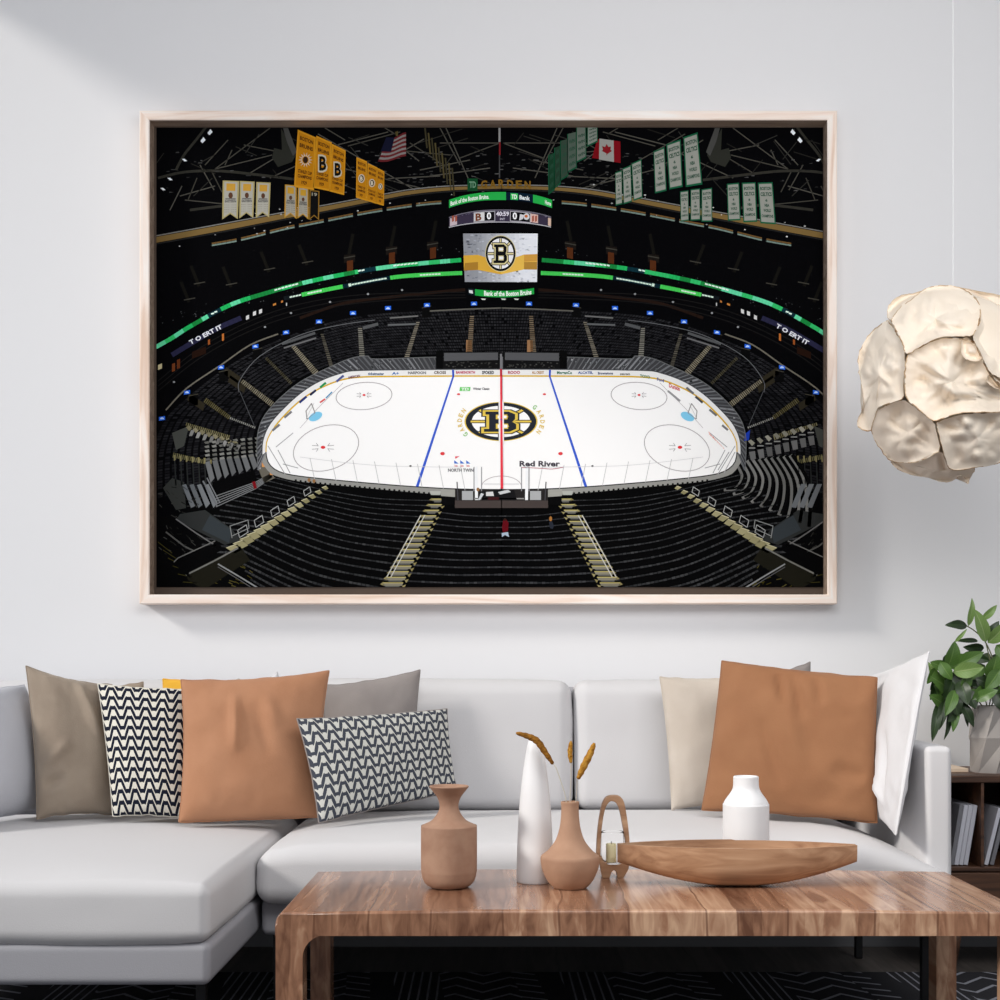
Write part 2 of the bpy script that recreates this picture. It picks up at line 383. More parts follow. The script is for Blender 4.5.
# ------------------------------------------------------------------ coffee table
tab = thing('coffee_table', (.29, 3.07, .012), 'low glossy walnut plank coffee table with rounded legs in front of the sofa', 'table')
TX0, TX1, TY0, TY1, TZ = -.470, 1.050, 2.80, 3.35, .42
def portal(y0, y1):
    """leg-top-leg loop of one piece: rounded outside and inside corners"""
    ro, ri, tw, tt = .035, .045, .056, .050
    O = [(TX0, .012)]; 
    for i in range(9):
        a = PI-i*PI/16; O.append((TX0+ro+ro*math.cos(a), TZ-ro+ro*math.sin(a)))
    for i in range(9):
        a = PI/2-i*PI/16; O.append((TX1-ro+ro*math.cos(a), TZ-ro+ro*math.sin(a)))
    O.append((TX1, .012))
    I = [(TX0+tw, .012)]
    for i in range(9):
        a = PI-i*PI/16; I.append((TX0+tw+ri+ri*math.cos(a), TZ-tt-ri+ri*math.sin(a)))
    for i in range(9):
        a = PI/2-i*PI/16; I.append((TX1-tw-ri+ri*math.cos(a), TZ-tt-ri+ri*math.sin(a)))
    I.append((TX1-tw, .012))
    return O, I
def leg_shape(side, y0, y1):
    """one table leg with a curved bracket running into the underside of the top"""
    s = 1 if side < 0 else -1; x = TX0 if side < 0 else TX1; ri = .045 if side < 0 else .015; zt = TZ-.050; s5 = .055 if y0 < 3 else .048
    pts = [(x+s*.001, .012), (x+s*.001, zt), (x+s*(s5+ri), zt)]
    for i in range(1, 8):
        a = PI/2+i*PI/16; pts.append((x+s*(s5+ri+ri*math.cos(a)), zt-.001-ri+ri*math.sin(a)))
    pts.append((x+s*s5, zt-ri)); pts.append((x+s*s5, .012))
    if s < 0: pts = pts[::-1]
    n = len(pts)
    V = [(p[0], y0, p[1]) for p in pts]+[(p[0], y1, p[1]) for p in pts]
    Fc = [list(range(n)), [n+i for i in reversed(range(n))]]+[[i, n+i, n+(i+1) % n, (i+1) % n] for i in range(n)]
    return V, [list(reversed(q)) for q in Fc]
def bevel(o, w_=.004, seg=3):
    md = o.modifiers.new('bevel', 'BEVEL'); md.width = w_; md.segments = seg; md.limit_method = 'ANGLE'; md.angle_limit = math.radians(40)
    return o
v, f = rbox(TX0, TX1, TY0, TY1, TZ-.052, TZ, .0075, k=5, mid=4)
# round the two ends more strongly (waterfall edge)
def wf(p):
    for s, x in ((1, TX0), (-1, TX1)):
        d = s*(p[0]-x)
        if d < .03 and p[2] > TZ-.03:
            a = .03-d; b = p[2]-(TZ-.03)
            L = max(a, b)
            if L > 0:
                q = Vector((a, b)); ln = q.length
                if ln > .03: q *= .03/ln
                p = Vector((x+s*(.03-q.x), p[1], TZ-.03+q.y))
    return p
def flat_under(p):
    if p.z < TZ-.030:
        if p.y < TY0+.0105: p.y = TY0
        if p.y > TY1-.0105: p.y = TY1
        if p.x < TX0+.0105: p.x = TX0
        if p.x > TX1-.0105: p.x = TX1
        if p.z < TZ-.041: p.z = TZ-.052
    return p
top = obj('tabletop', [wf(flat_under(Vector(p))) for p in v], f, WALNUT, tab, True)
top.data.polygons.foreach_set('use_smooth', [abs(p.normal.z) < .999 and abs(p.normal.y) < .999 for p in top.data.polygons])
for side in (-1, 1):
    for y0, y1 in ((TY0+.0003, TY0+.060), (TY1-.060, TY1-.0003)):
        v, f = leg_shape(side, y0, y1)
        o = obj('leg', v, f, WALNUT, tab)

# ------------------------------------------------------------------ vases and bowl on the table
def on_table(px, py): 
    Y = (EYE-TZ)*F/(py-HY); return (px-HX)*Y/F, Y, Y/F
def vase(name, px, py, prof_px, m, label, cat='vase', n=56, m_s=5):
    x, Y, s = on_table(px, py)
    t = thing(name, (x, Y, TZ), label, cat)
    v, f = lathe(smooth_prof([(r*s, z*s) for r, z in prof_px], m_s), x, Y, TZ, n)
    obj('body', v, f, m, t, True)
    return t, x, Y, s
vase('clay_vase', 449, 887, [(15, 0), (20, 1), (25, 6), (27.5, 14), (28, 22), (28, 58), (27.4, 61), (25.5, 62.5), (17, 67), (11, 75), (9.5, 82), (12, 90), (18, 98), (19.8, 100.5), (18.5, 101.2), (14, 97), (9, 88), (7, 80), (7, 60)], TERRA, 'rough brown clay vase with flared lip standing alone at left on the coffee table')
t, x, Y, s = vase('tall_vase', 535, 882, [(17, 0), (18.2, 1.2), (18.5, 10), (18, 30), (16.8, 60), (14.4, 90), (11, 118), (8, 135), (6.2, 142.5), (5, 143.5), (4, 142.5), (3.5, 136), (3, 110)], CERAMIC, 'tall tapering white ceramic vase behind the round clay vase')
t, xv, Yv, s = vase('round_vase', 570, 888, [(14, 0), (17, 1), (23, 8), (28, 19), (29.5, 28), (29, 32), (26.8, 34), (22, 38), (15, 47), (11, 58), (9.2, 70), (8.8, 80), (9.2, 85.5), (8.6, 86.5), (7.6, 85.5), (7, 78), (7, 60)], TERRA2, 'round-bellied pale clay vase with narrow neck, holding dried stalks')
DRY = mat('dried_seed_head', rgb(196, 146, 60), .85, .2, bump=(180, 1.0, .006), mottle=(60, rgb(160, 108, 36)))
DRY2 = mat('brown_seed_head', rgb(158, 108, 38), .85, .2, bump=(180, 1.0, .006), mottle=(60, rgb(110, 70, 22)))
STEM = mat('dried_stem', rgb(188, 182, 168), .8)
def grass(path_px, head_px, hw, hm, label, dy=0):
    """path: stem from inside the neck; head: spine of the fluffy seed head with widths"""
    base = at(path_px[0][0], path_px[0][1], Yv)
    g = thing('dried_stalk', base, label, 'dried flower', 'dried stalks in the round clay vase')
    N = len(path_px)-1
    sp = smooth_prof([tuple(at(p[0], p[1], Yv+dy*(i/N))) for i, p in enumerate(path_px)], 6)
    v, f = tube(sp, .0010, 6); obj('stem', v, f, STEM, g, True)
    hp = smooth_prof([tuple(at(p[0], p[1], Yv+dy)) for p in head_px], 6); n = len(hp)
    rr = []
    for i in range(n):
        tt = i/(n-1); r0 = hw*s*(math.sin(PI*min(1, .06+tt*.90))**.55); rr.append(max(.0008, r0*(1+.10*math.sin(i*2.1))))
    v, f = tube(hp, rr, 12); obj('seed_head', v, f, hm, g, True)
grass([(567, 823), (566, 800), (562, 785), (556, 768), (553, 764)], [(553, 764), (545, 752), (537, 741), (527, 736), (516, 733)], 3.4, DRY2, 'curled brown seed head drooping over the tall white vase', .03)
grass([(570, 823), (570, 800), (571, 780), (571, 763)], [(571, 763), (570, 752), (571, 741)], 2.5, DRY, 'short upright yellow seed head between the other two dried stalks', .01)
grass([(573, 823), (576, 800), (577, 785), (577, 779)], [(578, 779), (583, 768), (590, 754), (594.5, 743)], 3.6, DRY, 'longest yellow seed head, leaning to the right out of the clay vase', -.01)
vase('bottle_vase', 746, 872, [(20, 0), (22.5, 1), (23, 5), (23, 62), (22.5, 68), (20, 73), (15, 80), (13, 85), (12.6, 93), (12.6, 95), (11.5, 96), (10, 95), (9.6, 88), (9, 70)], CERAMIC, 'white ceramic bottle vase behind the long wooden bowl', m_s=4)

# long boat-shaped bowl
bx, bY, bs = on_table(737, 885)
bowl = thing('boat_bowl', (bx, bY, TZ), 'long boat-shaped pale wooden bowl on the right of the coffee table', 'bowl')
def boat():
    V = []; Fc = []; NU, NV = 60, 16; L = 119.5*bs; W = .075; H = 41*bs
    for shell in (0, 1):
        for i in range(NU+1):
            u = -1+2*i/NU; ua = abs(u)
            if u < 0: bot = (max(0, (ua-.12)/.88)**1.6)*H*.56
            else: bot = (max(0, (ua-.12)/.88)**1.6)*H*.56
            w_ = W*(1-ua**2.2)*.93+W*.11
            topz = H*(1 if True else 0) - (.0018 if u > 0 else 0)
            d = .008*shell
            for j in range(NV+1):
                a = -PI/2+PI*j/NV; c_, s_ = math.sin(a), math.cos(a)
                yy = (w_-d*1.0)*math.copysign(abs(c_)**.75, c_)
                zz = (topz)-(topz-bot-d)*(abs(s_)**.8)
                V.append((bx+u*(L-d*.8), bY+yy, TZ+.0005+zz))
    def I(sh, i, j): return sh*(NU+1)*(NV+1)+i*(NV+1)+j
    for i in range(NU):
        for j in range(NV):
            Fc.append([I(0, i, j), I(0, i, j+1), I(0, i+1, j+1), I(0, i+1, j)])
            Fc.append([I(1, i, j), I(1, i+1, j), I(1, i+1, j+1), I(1, i, j+1)])
        for j in (0, NV): Fc.append([I(0, i, j), I(0, i+1, j), I(1, i+1, j), I(1, i, j)])
    for i in (0, NU):
        for j in range(NV): Fc.append([I(0, i, j), I(1, i, j), I(1, i, j+1), I(0, i, j+1)])
    return V, Fc
v, f = boat(); o = obj('body', v, f, BOWLWOOD, bowl, True)
bm = bmesh.new(); bm.from_mesh(o.data); bmesh.ops.recalc_face_normals(bm, faces=bm.faces); bm.to_mesh(o.data); bm.free()
md = o.modifiers.new('edges', 'EDGE_SPLIT'); md.split_angle = math.radians(50)

# arched candle holder
cx, cY, cs = on_table(613, 877)
cY_ = cY; holder = thing('candle_holder', (cx, cY, TZ), 'arched wooden candle holder between the round vase and the long bowl', 'candle holder')
def Pz(px, py): return (px-HX)*cY/F, EYE-(py-HY)*cY/F
def extrude_outline(out, y0, y1):
    n = len(out); V = [(p[0], y0, p[1]) for p in out]+[(p[0], y1, p[1]) for p in out]
    Fc = [list(range(n)), [n+i for i in reversed(range(n))]]+[[i, n+i, n+(i+1) % n, (i+1) % n] for i in range(n)]
    return V, Fc
outer = smooth_prof([(596, 856), (597, 835), (599, 818), (602, 804), (606, 797), (613, 795.2), (620, 796.5), (624, 803), (627, 820), (629, 838), (630, 856)], 4)
inner = smooth_prof([(600, 856), (600.5, 838), (602.5, 820), (605, 808), (608.5, 802), (612, 800.8), (616, 803), (619.5, 811), (622.5, 826), (625, 840), (626, 856)], 4)
V = []; Fc = []; n = len(outer); dp = .013
for P_, yy in ((outer, -dp), (inner, -dp), (inner, dp), (outer, dp)):
    for p in P_: a, b = Pz(*p); V.append((a, cY+yy, b))
for r_ in range(4):
    for i in range(n-1): Fc.append([r_*n+i, r_*n+i+1, ((r_+1) % 4)*n+i+1, ((r_+1) % 4)*n+i])
Fc.append([0, n, 2*n, 3*n]); Fc.append([n-1, 4*n-1, 3*n-1, 2*n-1])
o = obj('arch', V, Fc, BOWLWOOD, holder, False); bm = bmesh.new(); bm.from_mesh(o.data); bmesh.ops.recalc_face_normals(bm, faces=bm.faces); bm.to_mesh(o.data); bm.free(); bevel(o, .0015, 2)
foot = [(597, 856), (599, 862), (602, 877), (609, 877), (611, 871), (613.5, 869), (616, 871), (617, 877), (623, 877), (628, 868), (629.5, 856), (626, 856), (624, 861), (618, 863.5), (609, 863.5), (603, 861), (601, 856)]
V, Fc = extrude_outline([Pz(*p) for p in foot], cY-.018, cY+.018)
zmin = min(p[2] for p in V); V = [(p[0], p[1], p[2]-zmin+TZ) for p in V]
o = obj('foot', V, Fc, BOWLWOOD, holder); bm = bmesh.new(); bm.from_mesh(o.data); bmesh.ops.recalc_face_normals(bm, faces=bm.faces); bm.to_mesh(o.data); bm.free(); bevel(o, .0015, 2)
GLASS = mat('clear_glass', (1, 1, 1, 1), .02); GLASS.node_tree.nodes['Principled BSDF'].inputs['Transmission Weight'].default_value = 1; GLASS.node_tree.nodes['Principled BSDF'].inputs['IOR'].default_value = 1.12
a, b = Pz(612.5, 863.2)
v, f = lathe(smooth_prof([(9.5*cs, 0), (11.5*cs, 4*cs), (12*cs, 14*cs), (11.5*cs, 30*cs), (11.1*cs, 30*cs), (11.5*cs, 14*cs), (11*cs, 5*cs), (9*cs, .8*cs)], 3), a, cY, b, 40)
obj('glass_cup', v, f, GLASS, holder, True)
WAX = mat('candle_wax', rgb(240, 232, 188), .5, .4)
candle = thing('candle', (a-.003, cY, b+.002), 'short cream candle in the glass of the arched wooden holder', 'candle')
v, f = lathe([(4.9*cs, 0), (5.2*cs, .5*cs), (5.2*cs, 18*cs), (4.8*cs, 18.8*cs), (3*cs, 18*cs)], a-.003, cY, b+.002, 32); obj('wax', v, f, WAX, candle, True)
v, f = tube([(a-.003, cY, b+.002+17.5*cs), (a-.0028, cY, b+.002+21*cs)], .0009, 6); obj('wick', v, f, mat('wick', rgb(60, 45, 40)), candle)

# ------------------------------------------------------------------ sideboard with books, pot and plant
SX0, SY0, SY1 = 1.20, 4.08, 4.45
side = thing('sideboard', (1.7, 4.25, 0), 'dark walnut open sideboard to the right of the sofa', 'sideboard')
Z = dict(top=.583, tb=.562, sh=.316, sb=.302, bot=.17)
def box(name, a, m, par, r=.003):
    v, f = rbox(*a, r, k=2, mid=1); return obj(name, v, f, m, par)
box('top_board', (SX0, 2.35, SY0, SY1, Z['tb'], Z['top']), DARKWOOD, side)
box('shelf', (SX0+.02, 2.33, SY0+.006, SY1, Z['sb'], Z['sh']), DARKWOOD, side)
box('bottom_board', (SX0, 2.35, SY0, SY1, Z['bot'], Z['bot']+.018), DARKWOOD, side)
box('side_panel', (SX0, SX0+.02, SY0, SY1, Z['bot']+.018, Z['tb']), DARKWOOD, side)
box('side_panel', (2.33, 2.35, SY0, SY1, Z['bot']+.018, Z['tb']), DARKWOOD, side)
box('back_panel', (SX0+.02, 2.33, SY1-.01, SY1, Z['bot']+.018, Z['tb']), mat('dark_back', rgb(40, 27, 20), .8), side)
for x in (1.374, 1.55, 1.73, 1.91, 2.09): box('divider', (x, x+.009, SY0+.004, SY1-.01, Z['sh'], Z['tb']), DARKWOOD, side, .001)
box('drawer', (SX0+.022, 1.75, SY0+.008, SY1-.03, Z['bot']+.02, Z['sb']-.003), DARKWOOD, side)
box('drawer', (1.754, 2.328, SY0+.008, SY1-.03, Z['bot']+.02, Z['sb']-.003), DARKWOOD, side)
for x, y in ((1.32, 4.12), (2.22, 4.12), (1.32, 4.40), (2.22, 4.40)):
    d = -.02 if x < 1.7 else .02
    v, f = tube([(x, y, Z['bot']+.002), (x+d, y, 0.0)], [.019, .010], 20)
    obj('leg', v, f, DARKWOOD, side, True)
# books
COVER = mat('book_cover', rgb(205, 206, 216), .6); COVERG = mat('grey_and_shaded_cover', rgb(120, 120, 126), .6); PAPER = mat('book_pages', rgb(225, 222, 215), .9)
def book(x, th, tilt, hgt, cov, label, depth=.24):
    b_ = thing('book', (x, SY0+.03+depth/2, Z['sh']), label, 'book', 'pale books leaning in the sideboard')
    R = Matrix.Rotation(tilt, 4, 'Y'); 
    def pl(a):
        v, f = rbox(*a, .0015, k=2, mid=1)
        return [R @ Vector(p)+Vector((x, SY0+.03, Z['sh']+.001+th*math.sin(tilt))) for p in v], f
    v, f = join(pl((0, th, 0, .004, 0, hgt)), pl((0, .003, 0, depth, 0, hgt)), pl((th-.003, th, 0, depth, 0, hgt)))
    obj('cover', v, f, cov, b_)
    v, f = pl((.0031, th-.0031, .0042, depth-.003, .003, hgt-.003)); obj('pages', v, f, PAPER, b_)
tl = math.radians(9.5)
for i, (x, cv, nm) in enumerate(((1.291, COVERG, 'pale book darkened for shade, leftmost of the four leaning left of the thin divider'), (1.3045, COVER, 'pale book, second from left of the four left of the thin divider'), (1.3180, COVER, 'pale book, third from left of the four left of the thin divider'), (1.3315, COVER, 'pale book, rightmost of the four left of the thin divider'))):  # leftmost book gets the grey cover to stand for shade on it
    book(x, .0127, tl, .178, cv, nm)
book(1.392, .012, math.radians(14), .172, COVER, 'pale book leaning right, just right of the thin divider')
book(1.409, .012, math.radians(14), .172, COVERG, 'dark grey book behind the pale one right of the thin divider')
box_t = tag(obj('slab', *rbox(1.262, 1.376, 4.20, 4.42, Z['top'], Z['top']+.012, .002, k=2, mid=1), mat('pale_beige_slab', rgb(206, 186, 164), .6)), 'flat pale beige tray on the sideboard left of the plant pot', 'slab')  # flat beige piece laid over a pale band of the sideboard top

# pot and plant
PX, PY = (990-HX)*4.21/F, 4.21
plant = thing('potted_plant', (PX, PY, Z['top']), 'leafy green plant in a faceted grey pot on the sideboard', 'plant')
def facet_pot():
    rings = [(.058, 0, 0), (.066, .105, .26), (.052, .200, .52), (.046, .200, .52), (.044, .165, .52)]
    V = []; n = 7
    for r, z, tw in rings:
        for k in range(n):
            a = 2*PI*k/n+tw*1.7+.2; V.append((PX+r*math.cos(a), PY+r*math.sin(a), Z['top']+z))
    Fc = []
    for i in range(len(rings)-1):
        for k in range(n):
            a, b, c, d = i*n+k, i*n+(k+1) % n, (i+1)*n+(k+1) % n, (i+1)*n+k
            Fc += [[a, b, c], [a, c, d]]
    Fc.append(list(reversed(range(n)))); Fc.append([(len(rings)-1)*n+k for k in range(n)])
    return V, Fc
v, f = facet_pot(); obj('pot', v, f, mat('grey_ceramic_pot', rgb(158, 152, 148), .6, .4, bump=(40, .15)), plant)
v, f = lathe([(.030, 0), (.043, .001), (.043, .008), (.02, .010)], PX, PY, Z['top']+.163, 24); obj('soil', v, f, mat('soil', rgb(40, 30, 24), .95, bump=(90, 1, .004)), plant)
def leafmat(name, a, b):
    m = mat(name, a, .38, .5); q = NT(m)
    uv = q.n('ShaderNodeUVMap', uv_map='UVMap'); s_ = q.n('ShaderNodeSeparateXYZ'); q.l(uv.outputs[0], s_.inputs[0])
    mid_ = q.m('LESS_THAN', q.m('ABSOLUTE', s_.outputs[0]), .06)
    vein = q.m('LESS_THAN', q.m('FRACT', q.m('ADD', q.m('MULTIPLY', s_.outputs[1], 9), q.m('MULTIPLY', q.m('ABSOLUTE', s_.outputs[0]), -2.2))), .12)
    q.l(q.mix(q.m('MAXIMUM', mid_, q.m('MULTIPLY', vein, .35)), a, b), q.b.inputs['Base Color'])
    q.b.inputs['Subsurface Weight'].default_value = 0
    return m
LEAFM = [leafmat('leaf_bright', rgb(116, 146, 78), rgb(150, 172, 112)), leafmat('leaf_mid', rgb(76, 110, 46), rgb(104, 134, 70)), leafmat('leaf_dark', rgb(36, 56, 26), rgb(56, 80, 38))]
# leaves: base px, tip px, width px, colour, depth offset towards the viewer
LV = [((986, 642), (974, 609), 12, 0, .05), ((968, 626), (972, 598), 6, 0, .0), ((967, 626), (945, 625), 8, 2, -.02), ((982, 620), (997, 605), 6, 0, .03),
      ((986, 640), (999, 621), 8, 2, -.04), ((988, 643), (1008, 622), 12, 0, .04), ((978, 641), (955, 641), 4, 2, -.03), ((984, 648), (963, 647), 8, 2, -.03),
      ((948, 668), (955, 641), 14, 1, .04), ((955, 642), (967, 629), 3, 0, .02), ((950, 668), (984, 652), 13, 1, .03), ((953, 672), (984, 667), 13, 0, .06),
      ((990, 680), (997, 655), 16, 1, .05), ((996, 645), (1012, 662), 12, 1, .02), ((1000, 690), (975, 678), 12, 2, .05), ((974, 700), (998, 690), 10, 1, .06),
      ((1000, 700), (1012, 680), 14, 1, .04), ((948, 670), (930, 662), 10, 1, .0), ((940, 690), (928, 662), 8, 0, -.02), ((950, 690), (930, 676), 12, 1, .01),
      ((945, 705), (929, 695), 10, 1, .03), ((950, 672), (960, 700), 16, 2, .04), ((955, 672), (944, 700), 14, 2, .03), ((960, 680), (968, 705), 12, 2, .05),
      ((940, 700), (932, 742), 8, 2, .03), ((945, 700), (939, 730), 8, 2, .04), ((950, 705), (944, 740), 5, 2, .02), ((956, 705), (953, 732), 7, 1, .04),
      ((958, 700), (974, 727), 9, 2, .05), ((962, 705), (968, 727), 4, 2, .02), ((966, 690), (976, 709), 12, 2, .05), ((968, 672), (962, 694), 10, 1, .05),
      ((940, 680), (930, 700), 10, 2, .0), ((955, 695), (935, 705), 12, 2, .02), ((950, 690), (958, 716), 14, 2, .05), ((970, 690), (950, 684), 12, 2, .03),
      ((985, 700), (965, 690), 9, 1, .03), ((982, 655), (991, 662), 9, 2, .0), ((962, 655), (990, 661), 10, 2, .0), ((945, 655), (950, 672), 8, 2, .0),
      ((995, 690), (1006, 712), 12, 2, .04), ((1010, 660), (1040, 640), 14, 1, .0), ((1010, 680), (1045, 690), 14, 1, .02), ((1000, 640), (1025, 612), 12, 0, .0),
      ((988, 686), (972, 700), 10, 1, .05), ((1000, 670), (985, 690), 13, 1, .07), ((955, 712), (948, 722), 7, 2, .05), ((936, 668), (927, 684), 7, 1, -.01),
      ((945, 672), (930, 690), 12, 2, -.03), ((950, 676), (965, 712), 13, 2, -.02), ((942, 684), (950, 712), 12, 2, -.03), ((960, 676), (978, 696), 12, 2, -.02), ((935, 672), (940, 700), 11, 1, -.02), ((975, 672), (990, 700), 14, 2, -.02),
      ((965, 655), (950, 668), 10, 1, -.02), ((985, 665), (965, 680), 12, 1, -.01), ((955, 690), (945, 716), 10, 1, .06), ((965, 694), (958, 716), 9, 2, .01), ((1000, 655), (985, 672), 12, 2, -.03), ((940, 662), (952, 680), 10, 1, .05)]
V = []; Fc = []; UV = []; FM = []
for bi, (b_, t_, wd, ci, dy) in enumerate(LV):
    rnd = random.Random(bi)
    Yl = 4.21-dy; B = at(b_[0], b_[1], Yl); T = at(t_[0], t_[1], Yl-rnd.uniform(.0, .03))
    ax = T-B; L = ax.length; e = ax.normalized(); sd = e.cross(Vector((0, -1, 0))).normalized()
    tw = rnd.uniform(-.35, .35); sd = (sd*math.cos(tw)+Vector((0, 1, 0))*math.sin(tw)).normalized(); nn = sd.cross(e).normalized()
    if nn.y > 0: nn = -nn
    wr_ = wd*1.22*Yl/F/2; NL = 10; NW = 4; o0 = len(V)
    for i in range(NL+1):
        u = i/NL; ww = wr_*(math.sin(PI*u**.8)**.8 if 0 < u < 1 else 0)+.0004
        for j in range(-NW, NW+1):
            s_ = j/NW; cup = -.22*ww*(1-abs(s_))+.02*L*0
            V.append(B+ax*u+sd*ww*s_+nn*(cup+.12*L*math.sin(PI*u)+.03*L*math.sin(9*u+bi)*abs(s_)*.5)); UV.append((s_, u))
    M_ = 2*NW+1
    for i in range(NL):
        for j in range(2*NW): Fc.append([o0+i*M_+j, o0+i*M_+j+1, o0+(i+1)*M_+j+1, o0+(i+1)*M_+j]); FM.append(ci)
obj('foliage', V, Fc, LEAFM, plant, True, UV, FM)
parts = []
for pts in ([(988, 712), (992, 690), (994, 665), (986, 643), (976, 632), (967, 626)], [(988, 712), (985, 700), (975, 690), (960, 682), (950, 670)], [(990, 712), (996, 690), (1002, 665), (1004, 640)],
            [(986, 712), (975, 698), (962, 702), (950, 700), (940, 698)], [(986, 643), (990, 660), (992, 668)], [(992, 712), (1002, 700), (1012, 682)]):
    parts.append(tube([tuple(p) for p in smooth_prof([tuple(at(p[0], p[1], 4.19)) for p in pts], 5)], .0018, 6))
v, f = join(*parts); obj('stems', v, f, mat('plant_stem', rgb(96, 98, 66), .7), plant, True)

# ------------------------------------------------------------------ pendant lamp of paper shells
LY = 3.75; LS = LY/F; LCX, LCY = 947.0, 384.0; RX, RZ = 90.0, 98.0
lampo = thing('pendant_lamp', at(LCX, LCY, LY), 'round cream pendant lamp of crumpled brown-rimmed shells hanging at right', 'lamp')
SHELL = mat('cream_shell', rgb(238, 224, 206), .8, .25, bump=(14, .3, .006), mottle=(10, rgb(242, 230, 214)))
RIM = mat('brown_shell_rim', rgb(170, 132, 92), .8, .2, mottle=(40, rgb(222, 198, 166)))
CZ = 4.76
cells = [
 ('A', [(195,190),(240,130),(290,95),(360,42),(430,27),(520,35),(590,80),(620,130),(615,200),(585,262),(520,270),(430,275),(340,315),(272,352),(245,290),(215,235)], 9),
 ('B', [(180,190),(110,240),(60,310),(40,370),(45,440),(60,520),(62,600),(36,690),(100,718),(128,620),(180,590),(252,565),(256,500),(264,380),(250,300),(215,240)], 2),
 ('C', [(272,355),(340,315),(430,278),(530,280),(590,300),(625,370),(665,450),(714,510),(770,570),(785,625),(640,630),(520,635),(440,660),(390,668),(320,610),(268,560),(260,480),(264,400)], 3),
 ('D', [(128,622),(180,592),(250,570),(300,598),(370,652),(402,682),(420,750),(427,808),(360,850),(300,868),(200,862),(150,810),(103,720)], 9),
 ('E', [(408,675),(520,640),(640,632),(785,628),(830,700),(800,800),(714,868),(600,892),(480,902),(440,810),(418,720)], 2),
 ('F', [(195,862),(300,868),(430,815),(480,900),(590,895),(570,945),(560,968),(535,930),(460,962),(370,940),(290,925),(220,895)], 0),
 ('G', [(620,128),(714,128),(820,170),(875,300),(885,420),(840,560),(780,570),(714,500),(665,440),(620,350),(585,268),(617,200)], 0),
 ('H', [(178,180),(185,120),(240,75),(300,65),(370,45),(290,100),(240,135),(200,190)], -6),
 ('I', [(500,32),(600,52),(714,75),(800,120),(840,180),(714,132),(620,120),(590,78)], 0),
 ('J', [(785,575),(885,430),(895,560),(860,720),(790,830),(830,700),(790,625)], 0),
 ('K', [(530,280),(560,275),(600,310),(628,368),(600,388),(555,378),(528,345)], 10),
 ('L', [(645,480),(665,448),(720,470),(770,520),(690,515)], 9)]
def lamp_pt(px, py, lift):
    dx = (px-LCX)/RX; dz = (LCY-py)/RZ; q = dx*dx+dz*dz
    d = math.sqrt(1-q) if q < .96 else .2
    Yp = LY-d*.24-lift*max(.35, d); sc_ = 1+lift*.10
    return at(LCX+dx*RX*sc_, LCY-dz*RZ*sc_, Yp)
for ci, (nm, out, lift) in enumerate(cells):
    pts = [(850+a/CZ, 280+b/CZ) for a, b in out]
    loop = smooth_prof(pts+[pts[0]], 7)[:-1]; n = len(loop)
    cxp = sum(p[0] for p in loop)/n; cyp = sum(p[1] for p in loop)/n
    # ragged rim
    loop = [(p[0]+.9*noise.noise(Vector((i*.55, ci*7, 0)))+.5*noise.noise(Vector((i*1.7, ci*7, 4))), p[1]+.9*noise.noise(Vector((i*.55, ci*7, 9)))) for i, p in enumerate(loop)]
    V = []; Fc = []; FM = []; K = 12; big = min(1.0, n/90)
    for k_ in range(K+1):
        t_ = 0 if k_ == 0 else .022+.978*((k_-1)/(K-1))**1.15
        for i, p in enumerate(loop):
            x_ = p[0]+(cxp-p[0])*t_; y_ = p[1]+(cyp-p[1])*t_
            cup = math.exp(-t_*7)*.034-.016*math.sin(PI*min(1, t_*1.2))*big
            cr = noise.noise(Vector((x_*.045+ci*5, y_*.045, ci)))*.060*big*min(1, t_*2.5)*(1-.3*t_)
            cr += abs(noise.noise(Vector((x_*.07+ci*3, y_*.07, 7))))*.050*big*min(1, t_*3)
            V.append(lamp_pt(x_, y_, cup+cr+lift*.0009+(.003 if k_ == 0 else 0)))
    for k_ in range(K):
        for i in range(n):
            Fc.append([k_*n+i, k_*n+(i+1) % n, (k_+1)*n+(i+1) % n, (k_+1)*n+i]); FM.append(1 if (k_ == 0 and noise.noise(Vector((i*.3, ci, 2))) > -.15) else 0)
    # outer skirt: the rim folds back towards the globe
    o0 = len(V)
    for i, p in enumerate(loop): V.append(lamp_pt(p[0]+(cxp-p[0])*.02, p[1]+(cyp-p[1])*.02, -.03))
    for i in range(n): Fc.append([o0+i, o0+(i+1) % n, (i+1) % n, i]); FM.append(0)
    o = obj('shell', V, Fc, [SHELL, RIM], lampo, True, None, FM)
    bm = bmesh.new(); bm.from_mesh(o.data); bmesh.ops.recalc_face_normals(bm, faces=bm.faces); bm.to_mesh(o.data); bm.free()
# globe behind the shells (also closes the far side)
V = []; Fc = []; c0 = at(LCX, LCY, LY); NS = 28
for i in range(NS+1):
    for j in range(2*NS):
        a = PI*i/NS; b = PI*j/NS; d = Vector((math.sin(a)*math.cos(b), math.sin(a)*math.sin(b), math.cos(a)))
        r_ = .93+.05*noise.noise(d*2.5)
        V.append(c0+Vector((d.x*RX*LS*r_, d.y*.215*r_, d.z*RZ*LS*r_)))
for i in range(NS):
    for j in range(2*NS): Fc.append([i*2*NS+j, (i+1)*2*NS+j, (i+1)*2*NS+(j+1) % (2*NS), i*2*NS+(j+1) % (2*NS)])
obj('globe', V, Fc, SHELL, lampo, True)
pc = at(953, 290, LY); v, f = tube([pc, Vector((pc.x, pc.y, 3.2))], .0014, 8); obj('cord', v, f, CERAMIC, lampo)

